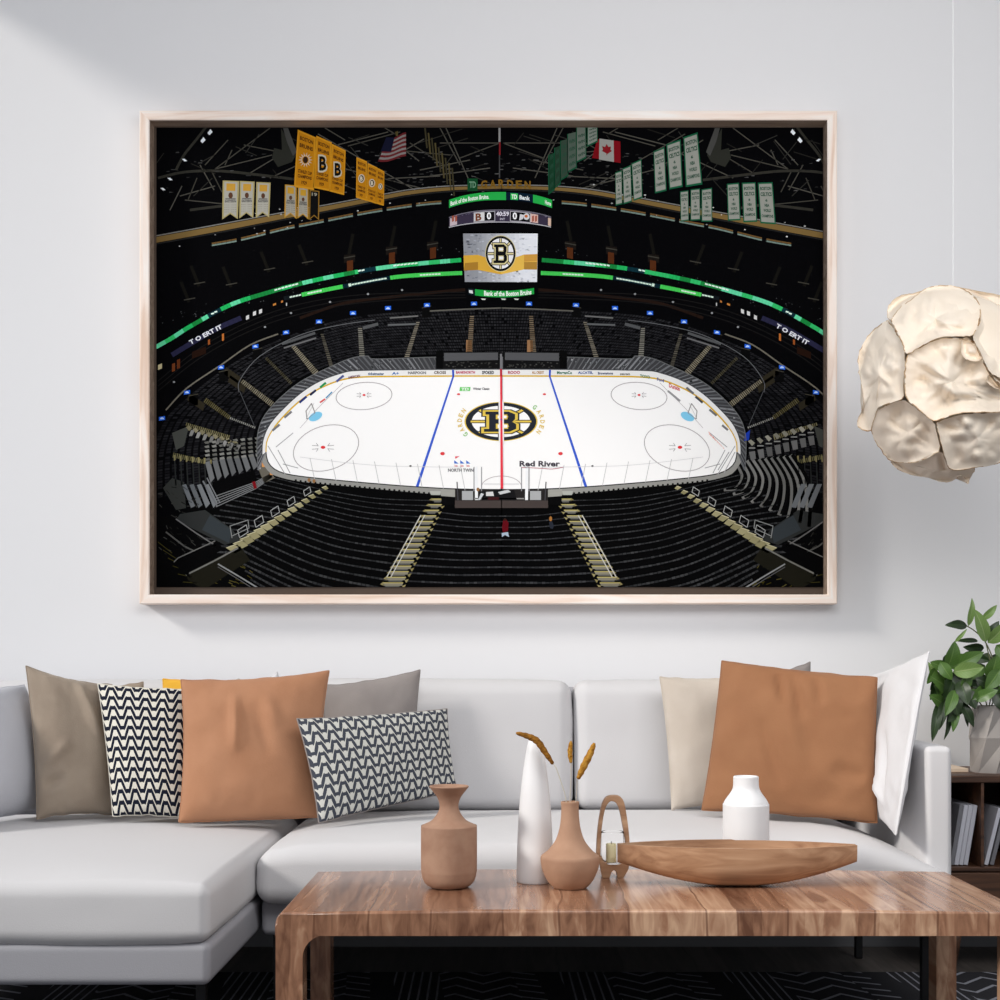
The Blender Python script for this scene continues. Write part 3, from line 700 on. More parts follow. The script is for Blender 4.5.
# ------------------------------------------------------------------ framed picture
FY = WALLY-.070; PYP = WALLY-.016                       # frame front, printed face
def fx(px): return (px-HX)*FY/F
def fz(py): return EYE-(py-HY)*FY/F
pic = thing('framed_picture', ((fx(140)+fx(837))/2, WALLY, fz(604)), 'large framed print of an empty ice hockey arena on the wall above the sofa', 'picture')
X0, X1, Z1, Z0 = fx(139.4), fx(837.4), fz(110.4), fz(604); bw = fx(149.4)-fx(139.4); bh = bw*.95
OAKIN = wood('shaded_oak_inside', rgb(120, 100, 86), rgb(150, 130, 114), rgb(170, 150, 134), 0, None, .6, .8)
def frame_bar(horizontal, a0, a1, b_out, b_in, m):
    """mitred bar; a along, b across (outer / inner)"""
    s_ = 1 if b_in > b_out else -1; w_ = abs(b_in-b_out)
    sec = [(b_out, FY+.003), (b_out+s_*.003, FY), (b_in-s_*.003, FY), (b_in, FY+.003), (b_in, WALLY-.001), (b_out, WALLY-.001)]
    V = []
    for end, sg in ((a0, 1), (a1, -1)):
        for b, y in sec:
            al = end+sg*abs(b-b_out)
            V.append((al, y, b) if horizontal else (b, y, al))
    n = len(sec); Fc = [[i, (i+1) % n, n+(i+1) % n, n+i] for i in range(n)]+[list(range(n)), [n+i for i in reversed(range(n))]]
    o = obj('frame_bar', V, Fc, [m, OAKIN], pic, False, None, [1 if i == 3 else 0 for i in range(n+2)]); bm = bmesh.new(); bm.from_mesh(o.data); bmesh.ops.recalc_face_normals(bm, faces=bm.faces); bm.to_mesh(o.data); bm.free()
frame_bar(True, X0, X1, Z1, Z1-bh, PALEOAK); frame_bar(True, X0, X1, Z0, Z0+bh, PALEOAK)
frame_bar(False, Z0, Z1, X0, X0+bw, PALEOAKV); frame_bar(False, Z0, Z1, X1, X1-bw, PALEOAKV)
v, f = rbox(X0+bw, X1-bw, WALLY-.013, WALLY-.002, Z0+bh, Z1-bh, .001, k=1, mid=1); obj('backing', v, f, mat('frame_backing', rgb(82, 68, 58), .8), pic)

# the printed picture: flat coloured shapes on the canvas face
C0, C1, R0, R1 = 156.5, 823.0, 127.5, 587.0
PV = []; PF = []; PC = []
def clip(p):
    for ax, lim, sg in ((0, C0, 1), (0, C1, -1), (1, R0, 1), (1, R1, -1)):
        out = []
        for i in range(len(p)):
            a, b = p[i-1], p[i]; da, db = sg*(a[ax]-lim), sg*(b[ax]-lim)
            if (da >= 0) != (db >= 0):
                t_ = da/(da-db); out.append((a[0]+(b[0]-a[0])*t_, a[1]+(b[1]-a[1])*t_))
            if db >= 0: out.append(b)
        p = out
        if len(p) < 3: return []
    return p
def poly(p, c, L):
    p = clip([tuple(q[:2]) for q in p])
    if len(p) < 3: return
    Yd = PYP-.00012*L; o0 = len(PV)
    ar = sum(p[i-1][0]*p[i][1]-p[i][0]*p[i-1][1] for i in range(len(p)))
    if ar > 0: p = p[::-1]
    for q in p: PV.append(at(q[0], q[1], Yd))
    PF.append(list(range(o0, o0+len(p)))); PC.append(rgb(*c))
def strip(pts, w_, c, L, w2=None):
    n = len(pts)
    for i in range(n-1):
        (x0, y0), (x1, y1) = pts[i][:2], pts[i+1][:2]; dx, dy = x1-x0, y1-y0; l_ = math.hypot(dx, dy) or 1
        wa = w_+((w2 or w_)-w_)*i/(n-1); wb = w_+((w2 or w_)-w_)*(i+1)/(n-1)
        nx, ny = -dy/l_/2, dx/l_/2; ex, ey = dx/l_*.15, dy/l_*.15
        poly([(x0+nx*wa-ex, y0+ny*wa-ey), (x1+nx*wb+ex, y1+ny*wb+ey), (x1-nx*wb+ex, y1-ny*wb+ey), (x0-nx*wa-ex, y0-ny*wa-ey)], c, L)
def line(x0, y0, x1, y1, w_, c, L): strip([(x0, y0), (x1, y1)], w_, c, L)
def band(top_, bot_, c, L):
    """filled strip between two curves with the same number of points"""
    for i in range(len(top_)-1): poly([top_[i], top_[i+1], bot_[i+1], bot_[i]], c, L)
def sp(pts, m_=6): return smooth_prof(pts, m_)
def mir(pts): return [(1003-p[0], p[1]) for p in pts]
def ell(cx_, cy_, rx, ry, a0=0, a1=2*PI, n=40, rot=0):
    o_ = []
    for i in range(n+1):
        a = a0+(a1-a0)*i/n; x_, y_ = rx*math.cos(a), ry*math.sin(a)
        o_.append((cx_+x_*math.cos(rot)-y_*math.sin(rot), cy_+x_*math.sin(rot)+y_*math.cos(rot)))
    return o_
_tc = {}
def text_tris(s_):
    if s_ in _tc: return _tc[s_]
    cu = bpy.data.curves.new('t', 'FONT'); cu.body = s_; cu.resolution_u = 2; cu.offset = .035
    o_ = bpy.data.objects.new('t', cu); COL.objects.link(o_); bpy.context.view_layer.update()
    me = o_.evaluated_get(bpy.context.evaluated_depsgraph_get()).to_mesh(); me.calc_loop_triangles()
    vs = [(v_.co.x, v_.co.y) for v_ in me.vertices]; tr = [tuple(t_.vertices) for t_ in me.loop_triangles]
    if vs:
        x0 = min(v_[0] for v_ in vs); x1 = max(v_[0] for v_ in vs)
        vs = [((v_[0]-x0)/(x1-x0), v_[1]/.70) for v_ in vs]
    o_.evaluated_get(bpy.context.evaluated_depsgraph_get()).to_mesh_clear(); bpy.data.objects.remove(o_); bpy.data.curves.remove(cu)
    _tc[s_] = (vs, tr); return _tc[s_]
def text(s_, warp, c, L):
    """warp maps (0..1 along, 0..1 up) to pixels"""
    vs, tr = text_tris(s_); W_ = [warp(*v_) for v_ in vs]
    for t_ in tr: poly([W_[i] for i in t_], c, L)
def quadwarp(tl_, tr_, br_, bl_):
    return lambda u, v_: tuple((bl_[k]*(1-u)+br_[k]*u)*(1-v_)+(tl_[k]*(1-u)+tr_[k]*u)*v_ for k in (0, 1))
def rtext(s_, x0, y0, x1, y1, c, L, sh=0): text(s_, quadwarp((x0+sh, y0), (x1+sh, y0), (x1, y1), (x0, y1)), c, L)
rnd = random.Random(3)
def jit(c, a): d = rnd.uniform(-a, a); return tuple(max(0, min(255, k_+d)) for k_ in c)
def lerp(a, b, t_): return (a[0]+(b[0]-a[0])*t_, a[1]+(b[1]-a[1])*t_)
def resample(p, n):
    d = [0]
    for i in range(1, len(p)): d.append(d[-1]+math.hypot(p[i][0]-p[i-1][0], p[i][1]-p[i-1][1]))
    o_ = []; j = 0
    for i in range(n+1):
        s_ = d[-1]*i/n
        while j < len(d)-2 and d[j+1] < s_: j += 1
        t_ = (s_-d[j])/((d[j+1]-d[j]) or 1); o_.append(lerp(p[j], p[j+1], t_))
    return o_

poly([(C0, R0), (C1, R0), (C1, R1), (C0, R1)], (4, 4, 6), 0)
# roof trusses
TR = (50, 49, 44)
for m_ in (lambda p: p, mir):
    for a in ([(176, 170), (184, 155), (196, 140), (206, 127)], [(158, 178), (185, 172), (220, 171), (260, 175), (300, 180)], [(190, 210), (235, 205), (262, 208)]):
        strip(m_(sp(a, 4)), 2.6, TR, 1)
    for a in ((215, 169, 270, 128), (215, 169, 272, 155), (244, 145, 280, 152), (250, 173, 275, 158), (270, 178, 330, 150), (212, 172, 222, 192), (197, 178, 188, 200), (200, 165, 214, 190), (225, 165, 232, 150), (205, 165, 228, 140),
              (170, 210, 182, 186), (185, 200, 235, 205), (180, 196, 215, 186), (325, 128, 345, 140), (325, 148, 388, 132), (348, 146, 400, 132), (342, 168, 420, 188), (318, 134, 415, 190), (385, 128, 395, 134), (405, 150, 424, 139), (406, 151, 419, 161), (406, 151, 450, 155),
              (446, 128, 468, 178), (440, 128, 460, 165), (460, 158, 500, 143), (410, 143, 445, 166), (300, 140, 340, 165), (440, 143, 500, 143), (420, 170, 470, 160), (430, 176, 490, 168), (360, 180, 440, 176)):
        p = m_([(a[0], a[1]), (a[2], a[3])]); strip(p, 1.0, jit((74, 72, 66), 10), 1)
    # curved speaker cluster
    poly(m_([(281, 128), (288, 140), (296, 155), (292, 162), (278, 167), (272, 158), (274, 148), (282, 150)]), (44, 45, 40), 2)
    poly(m_([(283, 128), (288, 128), (297, 152), (293, 156), (287, 142)]), (70, 70, 68), 3)
    for k_ in range(26):
        x_ = rnd.uniform(160, 480); y_ = rnd.uniform(130, 186); a_ = rnd.choice([-.5, -.3, .4, .9, 2.2]); l_ = rnd.uniform(10, 34)
        strip(m_([(x_, y_), (x_+l_*math.cos(a_), min(196, y_+l_*math.sin(a_)))]), .8, jit((44, 43, 40), 9), 1)
    for k_ in range(150):
        x_ = rnd.uniform(160, 500) if k_ % 3 == 0 else rnd.uniform(330, 500); y_ = rnd.uniform(150, 192); poly(m_([(x_, y_), (x_+rnd.uniform(1, 5), y_+rnd.uniform(-.5, .3)), (x_+rnd.uniform(1, 5), y_+.8), (x_, y_+.8)]), jit((60, 60, 60), 30), 2)
    # rail bands under the roof
    t1 = sp([(156, 237), (230, 223.5), (270, 216), (298, 211), (326, 206), (380, 196), (412, 190.5), (452, 187), (502, 186)], 5)
    b1 = [(p[0], p[1]+(8 if p[0] < 230 else 8-(p[0]-230)*.016)*.72) for p in t1]
    band(m_(t1), m_(b1), (124, 100, 58), 3)
    strip(m_([(p[0], p[1]-1.2) for p in t1]), 1.0, (128, 128, 126), 4)
    strip(m_([(p[0], p[1]+1.2) for p in b1]), 1.2, (36, 36, 36), 4)
    t2 = resample(sp([(212, 243.5), (242, 238), (284, 227.5), (310, 222.5), (366, 211.5), (418, 203.5), (446, 201)], 5), 48)
    for i in range(48):
        if i % 6 == 5: continue
        strip(m_([t2[i], t2[i+1]]), 1.5, (112, 84, 48), 3); strip(m_([(t2[i][0], t2[i][1]+1.9), (t2[i+1][0], t2[i+1][1]+1.9)]), 1.5, (120, 140, 132), 3)
    for k_ in range(26):
        t_ = rnd.random(); q = b1[int(t_*(len(b1)-1))]; s1 = rnd.uniform(.4, 1.4)
        x_, y_ = q[0]+rnd.uniform(-3, 3), q[1]+rnd.uniform(3, 10)-(0 if rnd.random() < .6 else 14); poly(m_([(x_-s1, y_), (x_, y_-s1*.6), (x_+s1, y_), (x_, y_+s1*.6)]), jit((205, 205, 205), 50), 5)
    for (x_, y_) in ((210, 132), (203, 140), (184.5, 160), (170, 179), (163, 189)):
        poly(m_([(x_-2.6, y_+1), (x_+.5, y_-3), (x_+2.6, y_), (x_-.5, y_+3.2)] if y_ < 150 else [(x_-2.6, y_-1), (x_, y_-1.3), (x_+2.6, y_+1), (x_, y_+1.4)]), (238, 244, 250), 5)
    # upper bowl: faint vomitories
    for (x_, y_) in ((190, 300), (200, 284), (232, 285), (270, 270), (308, 263), (350, 258), (392, 250), (433, 245)):
        strip(m_([(x_-9, y_-18), (x_-1, y_+2)] if x_ < 320 else [(x_+3, y_-24), (x_-1, y_-4)]), 3.2, (20, 19, 16), 2); strip(m_([(x_-6, y_), (x_+5, y_-2)]), 1.0, (64, 62, 56), 3)
        if x_ > 340: poly(m_([(x_-3, y_+3), (x_+3, y_+2), (x_+3, y_+13), (x_-3, y_+14)]), (84, 44, 22), 3); poly(m_([(x_-6, y_-3), (x_+5, y_-4), (x_+5, y_+4), (x_-6, y_+5)]), (26, 22, 19), 2)
    for k_ in range(70):
        t_ = rnd.random(); x_ = 160+t_*300; y0_ = 330-t_*75; y_ = y0_-rnd.uniform(2, 16); poly(m_([(x_, y_), (x_+1, y_-.4), (x_+1, y_+.5), (x_, y_+.6)]), jit((60, 62, 64), 30), 3)

# LED ribbons
U = sp([(156, 347), (172, 338), (190, 326.5), (230, 305), (270, 292), (305, 282.5), (340, 275), (380, 268), (420, 263.5), (461, 260)], 6)
for side_, m_ in ((0, lambda p: p), (1, mir)):
    r_ = resample(U, 90)
    for i in range(90):
        c_ = rnd.choice([(38, 190, 100), (104, 226, 172), (104, 226, 172), (54, 200, 112), (28, 140, 66)] if i % 3 == 0 else [c_ if i else (60, 200, 110)])
        if 16 < i < 21 or 60 < i < 64: c_ = (14, 50, 60)
        w_ = 4.2
        strip(m_([r_[i], r_[i+1]]), w_, c_, 4)
        if i in (18, 19, 61, 62) or 36 < i < 44 or 70 < i < 78:
            q = r_[i]; strip(m_([(q[0], q[1]-.4), (q[0]+2.6, q[1]-1.2)]), 1.5, (226, 248, 236), 5)
    lo = sp([(284, 298.5), (303, 294.5), (340, 287), (392, 277.5), (430, 274.5), (462, 273)], 6); r_ = resample(lo, 60)
    for i in range(60):
        if i < 6: c_ = (20, 26, 30)
        elif i < 20: c_ = (74, 214, 92)
        elif i < 36: c_ = (12, 38, 48)
        else: c_ = (74, 214, 92)
        strip(m_([r_[i], r_[i+1]]), 4.0, c_, 4)
        if i in (2, 3, 4, 5) or 7 < i < 13 or 21 < i < 35 or 45 < i < 53:
            strip(m_([(r_[i][0], r_[i][1]), (r_[i+1][0]-.7, r_[i+1][1])]), 1.5 if i != 22 else 3, (214, 238, 222), 5)
    v_ = sp([(172, 355), (195, 341), (218, 328), (241, 318)], 5); strip(m_(v_), 5.0, (40, 40, 66), 4)
    for k_, ch in enumerate('TOGETIT' if False else 'TOSHIT'): pass
    A_, B_ = ((190, 343.5), (222, 327)) if side_ == 0 else ((776, 326), (808, 344))
    nx_, ny_ = (-.46, -.88) if side_ == 0 else (.49, -.87)
    text('T O ERT IT' if side_ else 'T O ERT IT', lambda u, v2: (A_[0]+(B_[0]-A_[0])*u+nx_*(v2*4.2-1.2), A_[1]+(B_[1]-A_[1])*u+ny_*(v2*4.2-1.2)), (226, 228, 236), 6)
# concourse glints
for m_, L_ in ((lambda p: p, 0), (mir, 1)):
    for (x_, y_, w_, h_, c_) in ((246, 316, 3, 4, (210, 210, 210)), (253, 312, 3, 4, (220, 220, 220)), (259, 310, 3, 4, (214, 214, 214)), (222, 334, 2, 7, (190, 110, 50)), (208, 340, 2, 5, (150, 80, 36)), (273, 304, 3, 2, (200, 130, 60)), (281, 301, 2, 2, (190, 120, 60)), (177, 360, 3, 9, (96, 48, 24)), (158, 365, 4, 5, (200, 190, 150)), (172, 364, 3, 8, (110, 58, 30)), (192, 352, 14, 7, (34, 18, 12)), (286, 303, 1, 3, (200, 200, 200))):
        poly(m_([(x_, y_), (x_+w_, y_-w_*.4), (x_+w_, y_+h_-w_*.4), (x_, y_+h_)]), c_, 4)
    for (x_, y_) in ((291, 313), (330, 302), (368, 294), (402, 290), (265, 327), (174, 382)): poly(m_(ell(x_, y_, 1.2, 1.0, n=8)[:-1]), (150, 152, 156), 4)
    strip(m_(sp([(300, 318), (345, 303), (400, 296), (460, 290), (502, 288)], 5)), 3.0, (34, 22, 17), 2)
    for q in (4, 9, 14): strip(m_(sp([(158, 395-q), (200, 362-q), (250, 335-q), (300, 318-q), (360, 306-q*.8), (430, 301-q*.6), (502, 299-q*.5)], 4)), .8, (26, 25, 25), 3)
    # long pale rail above the lower bowl
    strip(m_(sp([(166, 410), (187, 388), (221, 365), (250, 345), (278, 334)], 4)), 1.4, (112, 108, 98), 6)
    strip(m_([(430, 311), (470, 309), (502, 308)]), 1.3, (98, 96, 90), 6)
    strip(m_([(390, 318), (418, 316)]), 1.4, (110, 110, 110), 6); strip(m_([(388, 325), (416, 324)]), 1.8, (96, 98, 100), 6)
    strip(m_([(363, 328), (378, 324)]), 3.0, (84, 86, 88), 6); strip(m_([(282, 344), (315, 333)]), 2.4, (84, 86, 88), 6); strip(m_([(284, 348), (316, 338)]), 1.6, (104, 104, 106), 7)
    strip(m_(sp([(239, 392), (240, 380), (260, 356), (300, 335), (340, 325), (375, 320)], 5)), .6, (110, 112, 116), 8); strip(m_([(240, 392), (254, 425)]), .5, (84, 86, 90), 8)

# lower bowl, far side: rows of seats lerped between the glass and the concourse
INN = sp([(262, 474), (257, 455), (255, 437), (262, 418), (275, 400), (300, 379), (335, 364), (370, 357), (440, 355), (502, 354)], 8)
OUT = sp([(150, 500), (152, 455), (165, 420), (187, 398), (221, 371), (256, 350), (288, 336), (320, 325), (354, 317), (388, 313), (427, 311), (474, 309), (502, 309)], 8)
NR, NC = 15, 150
I_, O_ = resample(INN, NC), resample(OUT, NC)
for m_ in (lambda p: p, mir):
    for r in range(NR):
        t0 = r/NR+.02; t1 = t0+.045
        for c in range(NC):
            if rnd.random() < .06: continue
            a, b = lerp(I_[c], O_[c], t0), lerp(I_[c+1], O_[c+1], t0); a2, b2 = lerp(I_[c], O_[c], t1), lerp(I_[c+1], O_[c+1], t1)
            e_ = lerp(a, b, .75); e2 = lerp(a2, b2, .75)
            k_ = 34 if c > 40 else 26
            poly(m_([a, e_, e2, a2]), jit((k_, k_, k_+3), 10), 3)
    for x_, y_ in ((162, 418), (187, 392), (221, 367), (255.4, 346), (286, 332), (319, 321.6), (353, 313), (388, 308), (427, 305), (474, 303.6)):
        s1 = -.5 if x_ < 300 else 0
        poly(m_([(x_-3, y_-1.8+.8*-s1*2), (x_+3, y_-2.0), (x_+3, y_+1.8), (x_-3, y_+2.0+.8*-s1*2)]), (40, 104, 226), 7)
        poly(m_([(x_-2, y_+1.2), (x_-1.6, y_), (x_, y_-1), (x_+1.6, y_), (x_+2, y_+1.2)]), (190, 214, 250), 8)
    # aisles
    for (x0, y0, x1, y1, w0, w1, c_) in ((472, 316, 469, 361, 4, 6, (112, 98, 80)), (418, 322, 403, 369, 3.5, 5, (116, 110, 98)), (360, 328, 363, 370, 4, 6, (120, 118, 110)), (322, 334, 333, 372, 3, 4, (84, 80, 70)), (293, 346, 325, 384, 4, 7, (128, 122, 104)),
                                          (266, 358, 292, 384, 3, 3, (70, 66, 50)), (242, 381, 282, 412, 4, 6, (122, 116, 98)), (205, 400, 230, 418, 5, 4, (84, 78, 50)), (230, 418, 256, 428, 2, 2, (130, 130, 126)), (186, 424, 230, 438, 3, 5, (110, 104, 74)), (173, 455, 205, 462, 5, 4, (104, 100, 70))):
        n = max(8, int(math.hypot(x1-x0, y1-y0)/1.9))
        for i in range(n):
            a, b = lerp((x0, y0), (x1, y1), i/n), lerp((x0, y0), (x1, y1), (i+.58)/n); w_ = w0+(w1-w0)*i/n
            dx, dy = x1-x0, y1-y0; l_ = math.hypot(dx, dy); nx, ny = -dy/l_*w_/2, dx/l_*w_/2
            if abs(dx) < abs(dy)*.6: nx, ny = w_/2, 0
            poly(m_([(a[0]+nx, a[1]+ny), (a[0]-nx, a[1]-ny), (b[0]-nx, b[1]-ny), (b[0]+nx, b[1]+ny)]), jit(c_, 14), 6)
    # dark boxes at the top of the aisles
    for (x_, y_) in ((427, 312), (320, 328), (286, 339), (258, 354), (224, 376), (194, 400)):
        poly(m_([(x_-5, y_-4), (x_+4, y_-6), (x_+4, y_+5), (x_-5, y_+6)]), (8, 8, 9), 5); strip(m_([(x_-5, y_-4), (x_+4, y_-6)]), .6, (74, 70, 60), 6)
    for (x_, y_) in ((199, 401), (236, 375), (240, 383)): poly(m_([(x_-10, y_-8), (x_+6, y_+3), (x_+4, y_+10), (x_-12, y_-1)]), (44, 40, 30), 5)
    poly(m_([(172, 433), (189, 426), (184, 446), (176, 450)]), (70, 72, 68), 5)
for (x_, y_) in ((469, 350), (530, 350)): poly([(x_-2.8, y_-10), (x_+2.8, y_-10), (x_+3, y_+11), (x_-3, y_+11)], (150, 112, 78), 6)

# pale stepped seats at both corners
def corner(m_):
    for k_ in range(8):
        x0, y0 = 205+k_*7.2, 462-k_*1.2                     # fronts rising towards the ice
        poly(m_([(x0, y0), (x0+5, y0-1), (x0+9.5, y0+16-k_*.8), (x0+5.5, y0+21-k_*1.0)]), jit((106, 108, 110), 12), 7)
        poly(m_([(x0+4.6, y0-18+k_*.5), (x0+8, y0-19+k_*.5), (x0+9, y0-3), (x0+5, y0-2)]), (6, 6, 7), 7)
        for j in range(5): poly(m_([(x0-1+j*.3, y0-20+j*4.2+k_*.6), (x0+3.4+j*.3, y0-21+j*4.2+k_*.6), (x0+4.2+j*.3, y0-18.6+j*4.2+k_*.6), (x0+.6, y0-18+j*4.2+k_*.6)]), jit((112, 112, 108), 26), 8)
    for k_ in range(8):
        x0 = 186+k_*6.6; y0 = 427+k_*2.1; poly(m_([(x0, y0), (x0+3, y0-1.5), (x0+6, y0+1.5), (x0+3, y0+4)]), jit((136, 130, 104), 20), 8)
        poly(m_([(x0+5, y0+3), (x0+9, y0+3), (x0+6, y0+9), (x0+3, y0+9)]), jit((128, 128, 126), 20), 8)
    for k_ in range(7):                                      # dark tall rows left of the corner
        x0 = 174+k_*6; poly(m_([(x0, 458+k_*.6), (x0+1.2, 458+k_*.6), (x0+2.6, 485), (x0+1.2, 486)]), (40, 42, 42), 6); poly(m_([(x0-.5, 455+k_*.6), (x0+1.6, 455+k_*.6), (x0+1.6, 460+k_*.6), (x0, 461+k_*.6)]), (134, 126, 88), 7)
    for k_ in range(4): x0 = 182+k_*7.5; poly(m_([(x0, 485), (x0+4, 484), (x0+13, 506-k_*1.2), (x0+9, 508)]), jit((108, 112, 116), 12), 7)
    poly(m_([(172, 478), (184, 482), (186, 508), (176, 510), (163, 488)]), (52, 54, 52), 6)
corner(lambda p: p)
# left: entry gates and rails; right: curved pale rows
for k_ in range(5): strip([(216, 496+k_*2.7), (256, 482+k_*1.6), (272, 473+k_*1.0)], .9, (120, 122, 124), 8)
poly([(212, 482), (254, 470), (257, 480), (217, 495)], (5, 5, 6), 8); strip([(203, 481), (217, 506)], 1.6, (110, 112, 116), 9); strip([(207, 478), (220, 503)], 1.2, (120, 122, 126), 9)
for x_, y_ in ((263, 464), (271, 472)): poly([(x_-1.5, y_-3), (x_+1.5, y_-3), (x_+2, y_+3), (x_-1, y_+3)], (212, 150, 90), 9)
poly([(252, 482), (255, 481), (257, 488), (254, 489)], (120, 20, 28), 10); poly([(258, 468), (264, 463), (275, 478), (264, 483)], (104, 100, 90), 8)
for r in range(10):
    p = sp([(735-r*.5+r*6.6, 462-r*.7), (742+r*7, 476+r*.5), (736+r*8, 488+r*2), (724+r*9.2, 490+r*4.2)], 6)
    strip(p, 2.6+r*.28, jit((124, 124, 122), 12), 7); strip([(q[0]+2.2, q[1]-1) for q in p], 1.9+r*.2, (8, 8, 9), 8)
for r in range(8):
    x0 = 751+r*8.4; y0 = 452-r*2.2
    poly([(x0-3, y0-11), (x0, y0-12.5), (x0+4, y0-9), (x0+1, y0-6)], jit((140, 138, 126), 16), 8)
    poly([(x0-2, y0), (x0+4, y0-1), (x0+5, y0+8), (x0, y0+9)], jit((96, 96, 96), 16), 8)
    strip([(x0-2, y0-4), (x0+4, y0-4)], 1.2, (140, 140, 138), 9)
poly([(745, 434), (750, 430), (749, 440), (744, 441)], (30, 60, 170), 9); poly([(735, 442), (744, 445), (741, 462), (736, 460)], (80, 80, 80), 7)
for k_ in range(5): x0 = 797+k_*6.0; poly([(x0, 456), (x0+1.6, 455.5), (x0+2, 462), (x0+.6, 462)], (134, 126, 88), 8); poly([(x0+1, 462), (x0+2, 462), (x0+3, 484), (x0+1.6, 484)], (40, 42, 42), 7)
for k_ in range(3): x0 = 801+k_*8; poly([(x0, 484), (x0+5, 484), (x0-5, 508), (x0-10, 507)], jit((104, 108, 112), 10), 9)

# near stands
def A1(t_): return (325-93*t_, 488+62*t_)
def A2(t_): return (432-56*t_, 497.5+104*t_)
def A3(t_): return (502, 503+100*t_)
NRW = 15
for m_ in (lambda p: p, mir):
    poly(m_([(262, 474), (290, 480), (502, 494), (502, 590), (150, 590), (150, 520), (220, 500)]), (5, 5, 6), 6)
    for r in range(NRW+9):
        t_ = (r+.6)/NRW*1.0*(0.72+.28*r/NRW)
        w_ = .7+1.2*min(1, t_)
        # left block: gate aisle A1 to A2
        a, b = A1(t_), A2(t_); mid_ = ((a[0]+b[0])/2, (a[1]+b[1])/2+3+6*t_)
        if t_ <= 1.02: cur = sp([a, mid_, b], 9)
        else: cur = sp([(A1(1.0)[0]+(t_-1)*60, A1(1.0)[1]+(t_-1)*95), ((A1(1)[0]+b[0])/2+20*(t_-1), mid_[1]-4), b], 9)
        rs = resample(cur, 34)
        for i in range(34):
            if rs[i][1] < 590: strip(m_([rs[i], lerp(rs[i], rs[i+1], .8)]), w_*rnd.uniform(.8, 1.3), jit((52, 53, 55), 14), 7)
        # middle block
        a, b = A2(t_), A3(t_); a = (a[0]+13+6*t_, a[1]+1); mid_ = ((a[0]+b[0])/2, (a[1]*.35+b[1]*.65)+1)
        rs = resample(sp([a, mid_, b], 9), 24)
        if r > 1:
            for i in range(24): strip(m_([rs[i], lerp(rs[i], rs[i+1], .82)]), w_*rnd.uniform(.8, 1.3), jit((52, 53, 56), 14), 7)
        # block left of A1
        if t_ < 1.05:
            a = A1(t_); b_ = (a[0]-62+5*t_, a[1]-19+14*t_); b_ = (max(b_[0], 216-15*t_), b_[1]+3)
            rs = resample([a, lerp(a, b_, .5), b_], 16)
            for i in range(16): strip(m_([rs[i], lerp(rs[i], rs[i+1], .8)]), w_*rnd.uniform(.8, 1.3), jit((52, 53, 55), 14), 7)
    # outer stair: saw-tooth of pale treads
    for i in range(15):
        t_ = i/14; q = A1(t_*.98); s1 = 2.2+2.9*t_
        poly(m_([(q[0]-s1*1.6, q[1]-s1*.2), (q[0]+s1*.6, q[1]-s1*.9), (q[0]+s1*1.6, q[1]+s1*.2), (q[0]+s1*.2, q[1]+s1*.9)]), jit((150, 144, 108), 14), 9)
        strip(m_([(q[0]-s1*1.4, q[1]-s1*.2), (q[0]+s1*.5, q[1]-s1*.9)]), .7, (200, 194, 160), 10)
    for i in range(5):
        t_ = .16+i*.17; q = A1(t_); z_ = .8+.5*t_; x_, y_ = q[0]-7.5*z_, q[1]-8*z_
        strip(m_([(x_, y_), (x_+7*z_, y_-4.5*z_), (x_+8.5*z_, y_+1.5*z_), (x_+1.5*z_, y_+6*z_), (x_, y_)]), .7, (170, 172, 172), 11)
    # inner stair
    for i in range(17):
        t_ = i/16*.86+.005; q = A2(t_); s1 = 6.2+4.6*t_; h_ = 1.9+1.3*t_
        q = (q[0]+6.5, q[1]+1)
        poly(m_([(q[0]-s1, q[1]), (q[0]+s1, q[1]), (q[0]+s1-1, q[1]+h_), (q[0]-s1, q[1]+h_)]), jit((134, 130, 114), 10), 9)
        strip(m_([(q[0]-s1, q[1]), (q[0]+s1, q[1])]), .9, (188, 176, 112), 10)
        poly(m_([(q[0]+s1-1, q[1]+h_), (q[0]+s1+3.0, q[1]+h_*.6), (q[0]+s1+.5, q[1]+h_*2)]), jit((150, 140, 96), 12), 9)
        poly(m_([(q[0]-s1+1, q[1]+h_), (q[0]-s1-3.0, q[1]+h_*.5), (q[0]-s1, q[1]-1)]), jit((140, 130, 90), 12), 9)
        poly(m_([(q[0]-s1+2, q[1]+h_), (q[0]+s1-3, q[1]+h_), (q[0]+s1-4, q[1]+h_+1.5), (q[0]-s1+2, q[1]+h_+1.5)]), (98, 98, 94), 9)
    for off in (0, 4): strip(m_([(A2(.2)[0]+off, A2(.2)[1]-3), (A2(.86)[0]+3+off, A2(.86)[1]-10)]), 1.0, (196, 196, 190), 11)
    # bottom corner: entry walls and rails
    poly(m_([(205, 510), (232, 529), (240, 540), (225, 545), (176, 520), (180, 514)]), (46, 48, 48), 8)
    poly(m_([(210, 515), (232, 530), (229, 543), (202, 530)]), (54, 60, 64), 9)
    poly(m_([(188, 580), (186, 574), (240, 546), (250, 560), (204, 590)]), (28, 27, 20), 9); strip(m_([(186, 575), (214, 561), (238, 548)]), 1.6, (116, 116, 112), 10)
    poly(m_([(175, 560), (206, 546), (220, 542), (222, 550), (188, 568), (190, 578), (176, 566)]), (5, 5, 6), 10); strip(m_([(174, 562), (178, 558), (215, 541)]), 1.0, (112, 112, 110), 11)
    strip(m_([(176, 519), (196, 533), (216, 546)]), 1.3, (104, 104, 104), 10); strip(m_([(166, 532), (184, 546), (196, 552)]), 1.5, (84, 84, 82), 10)
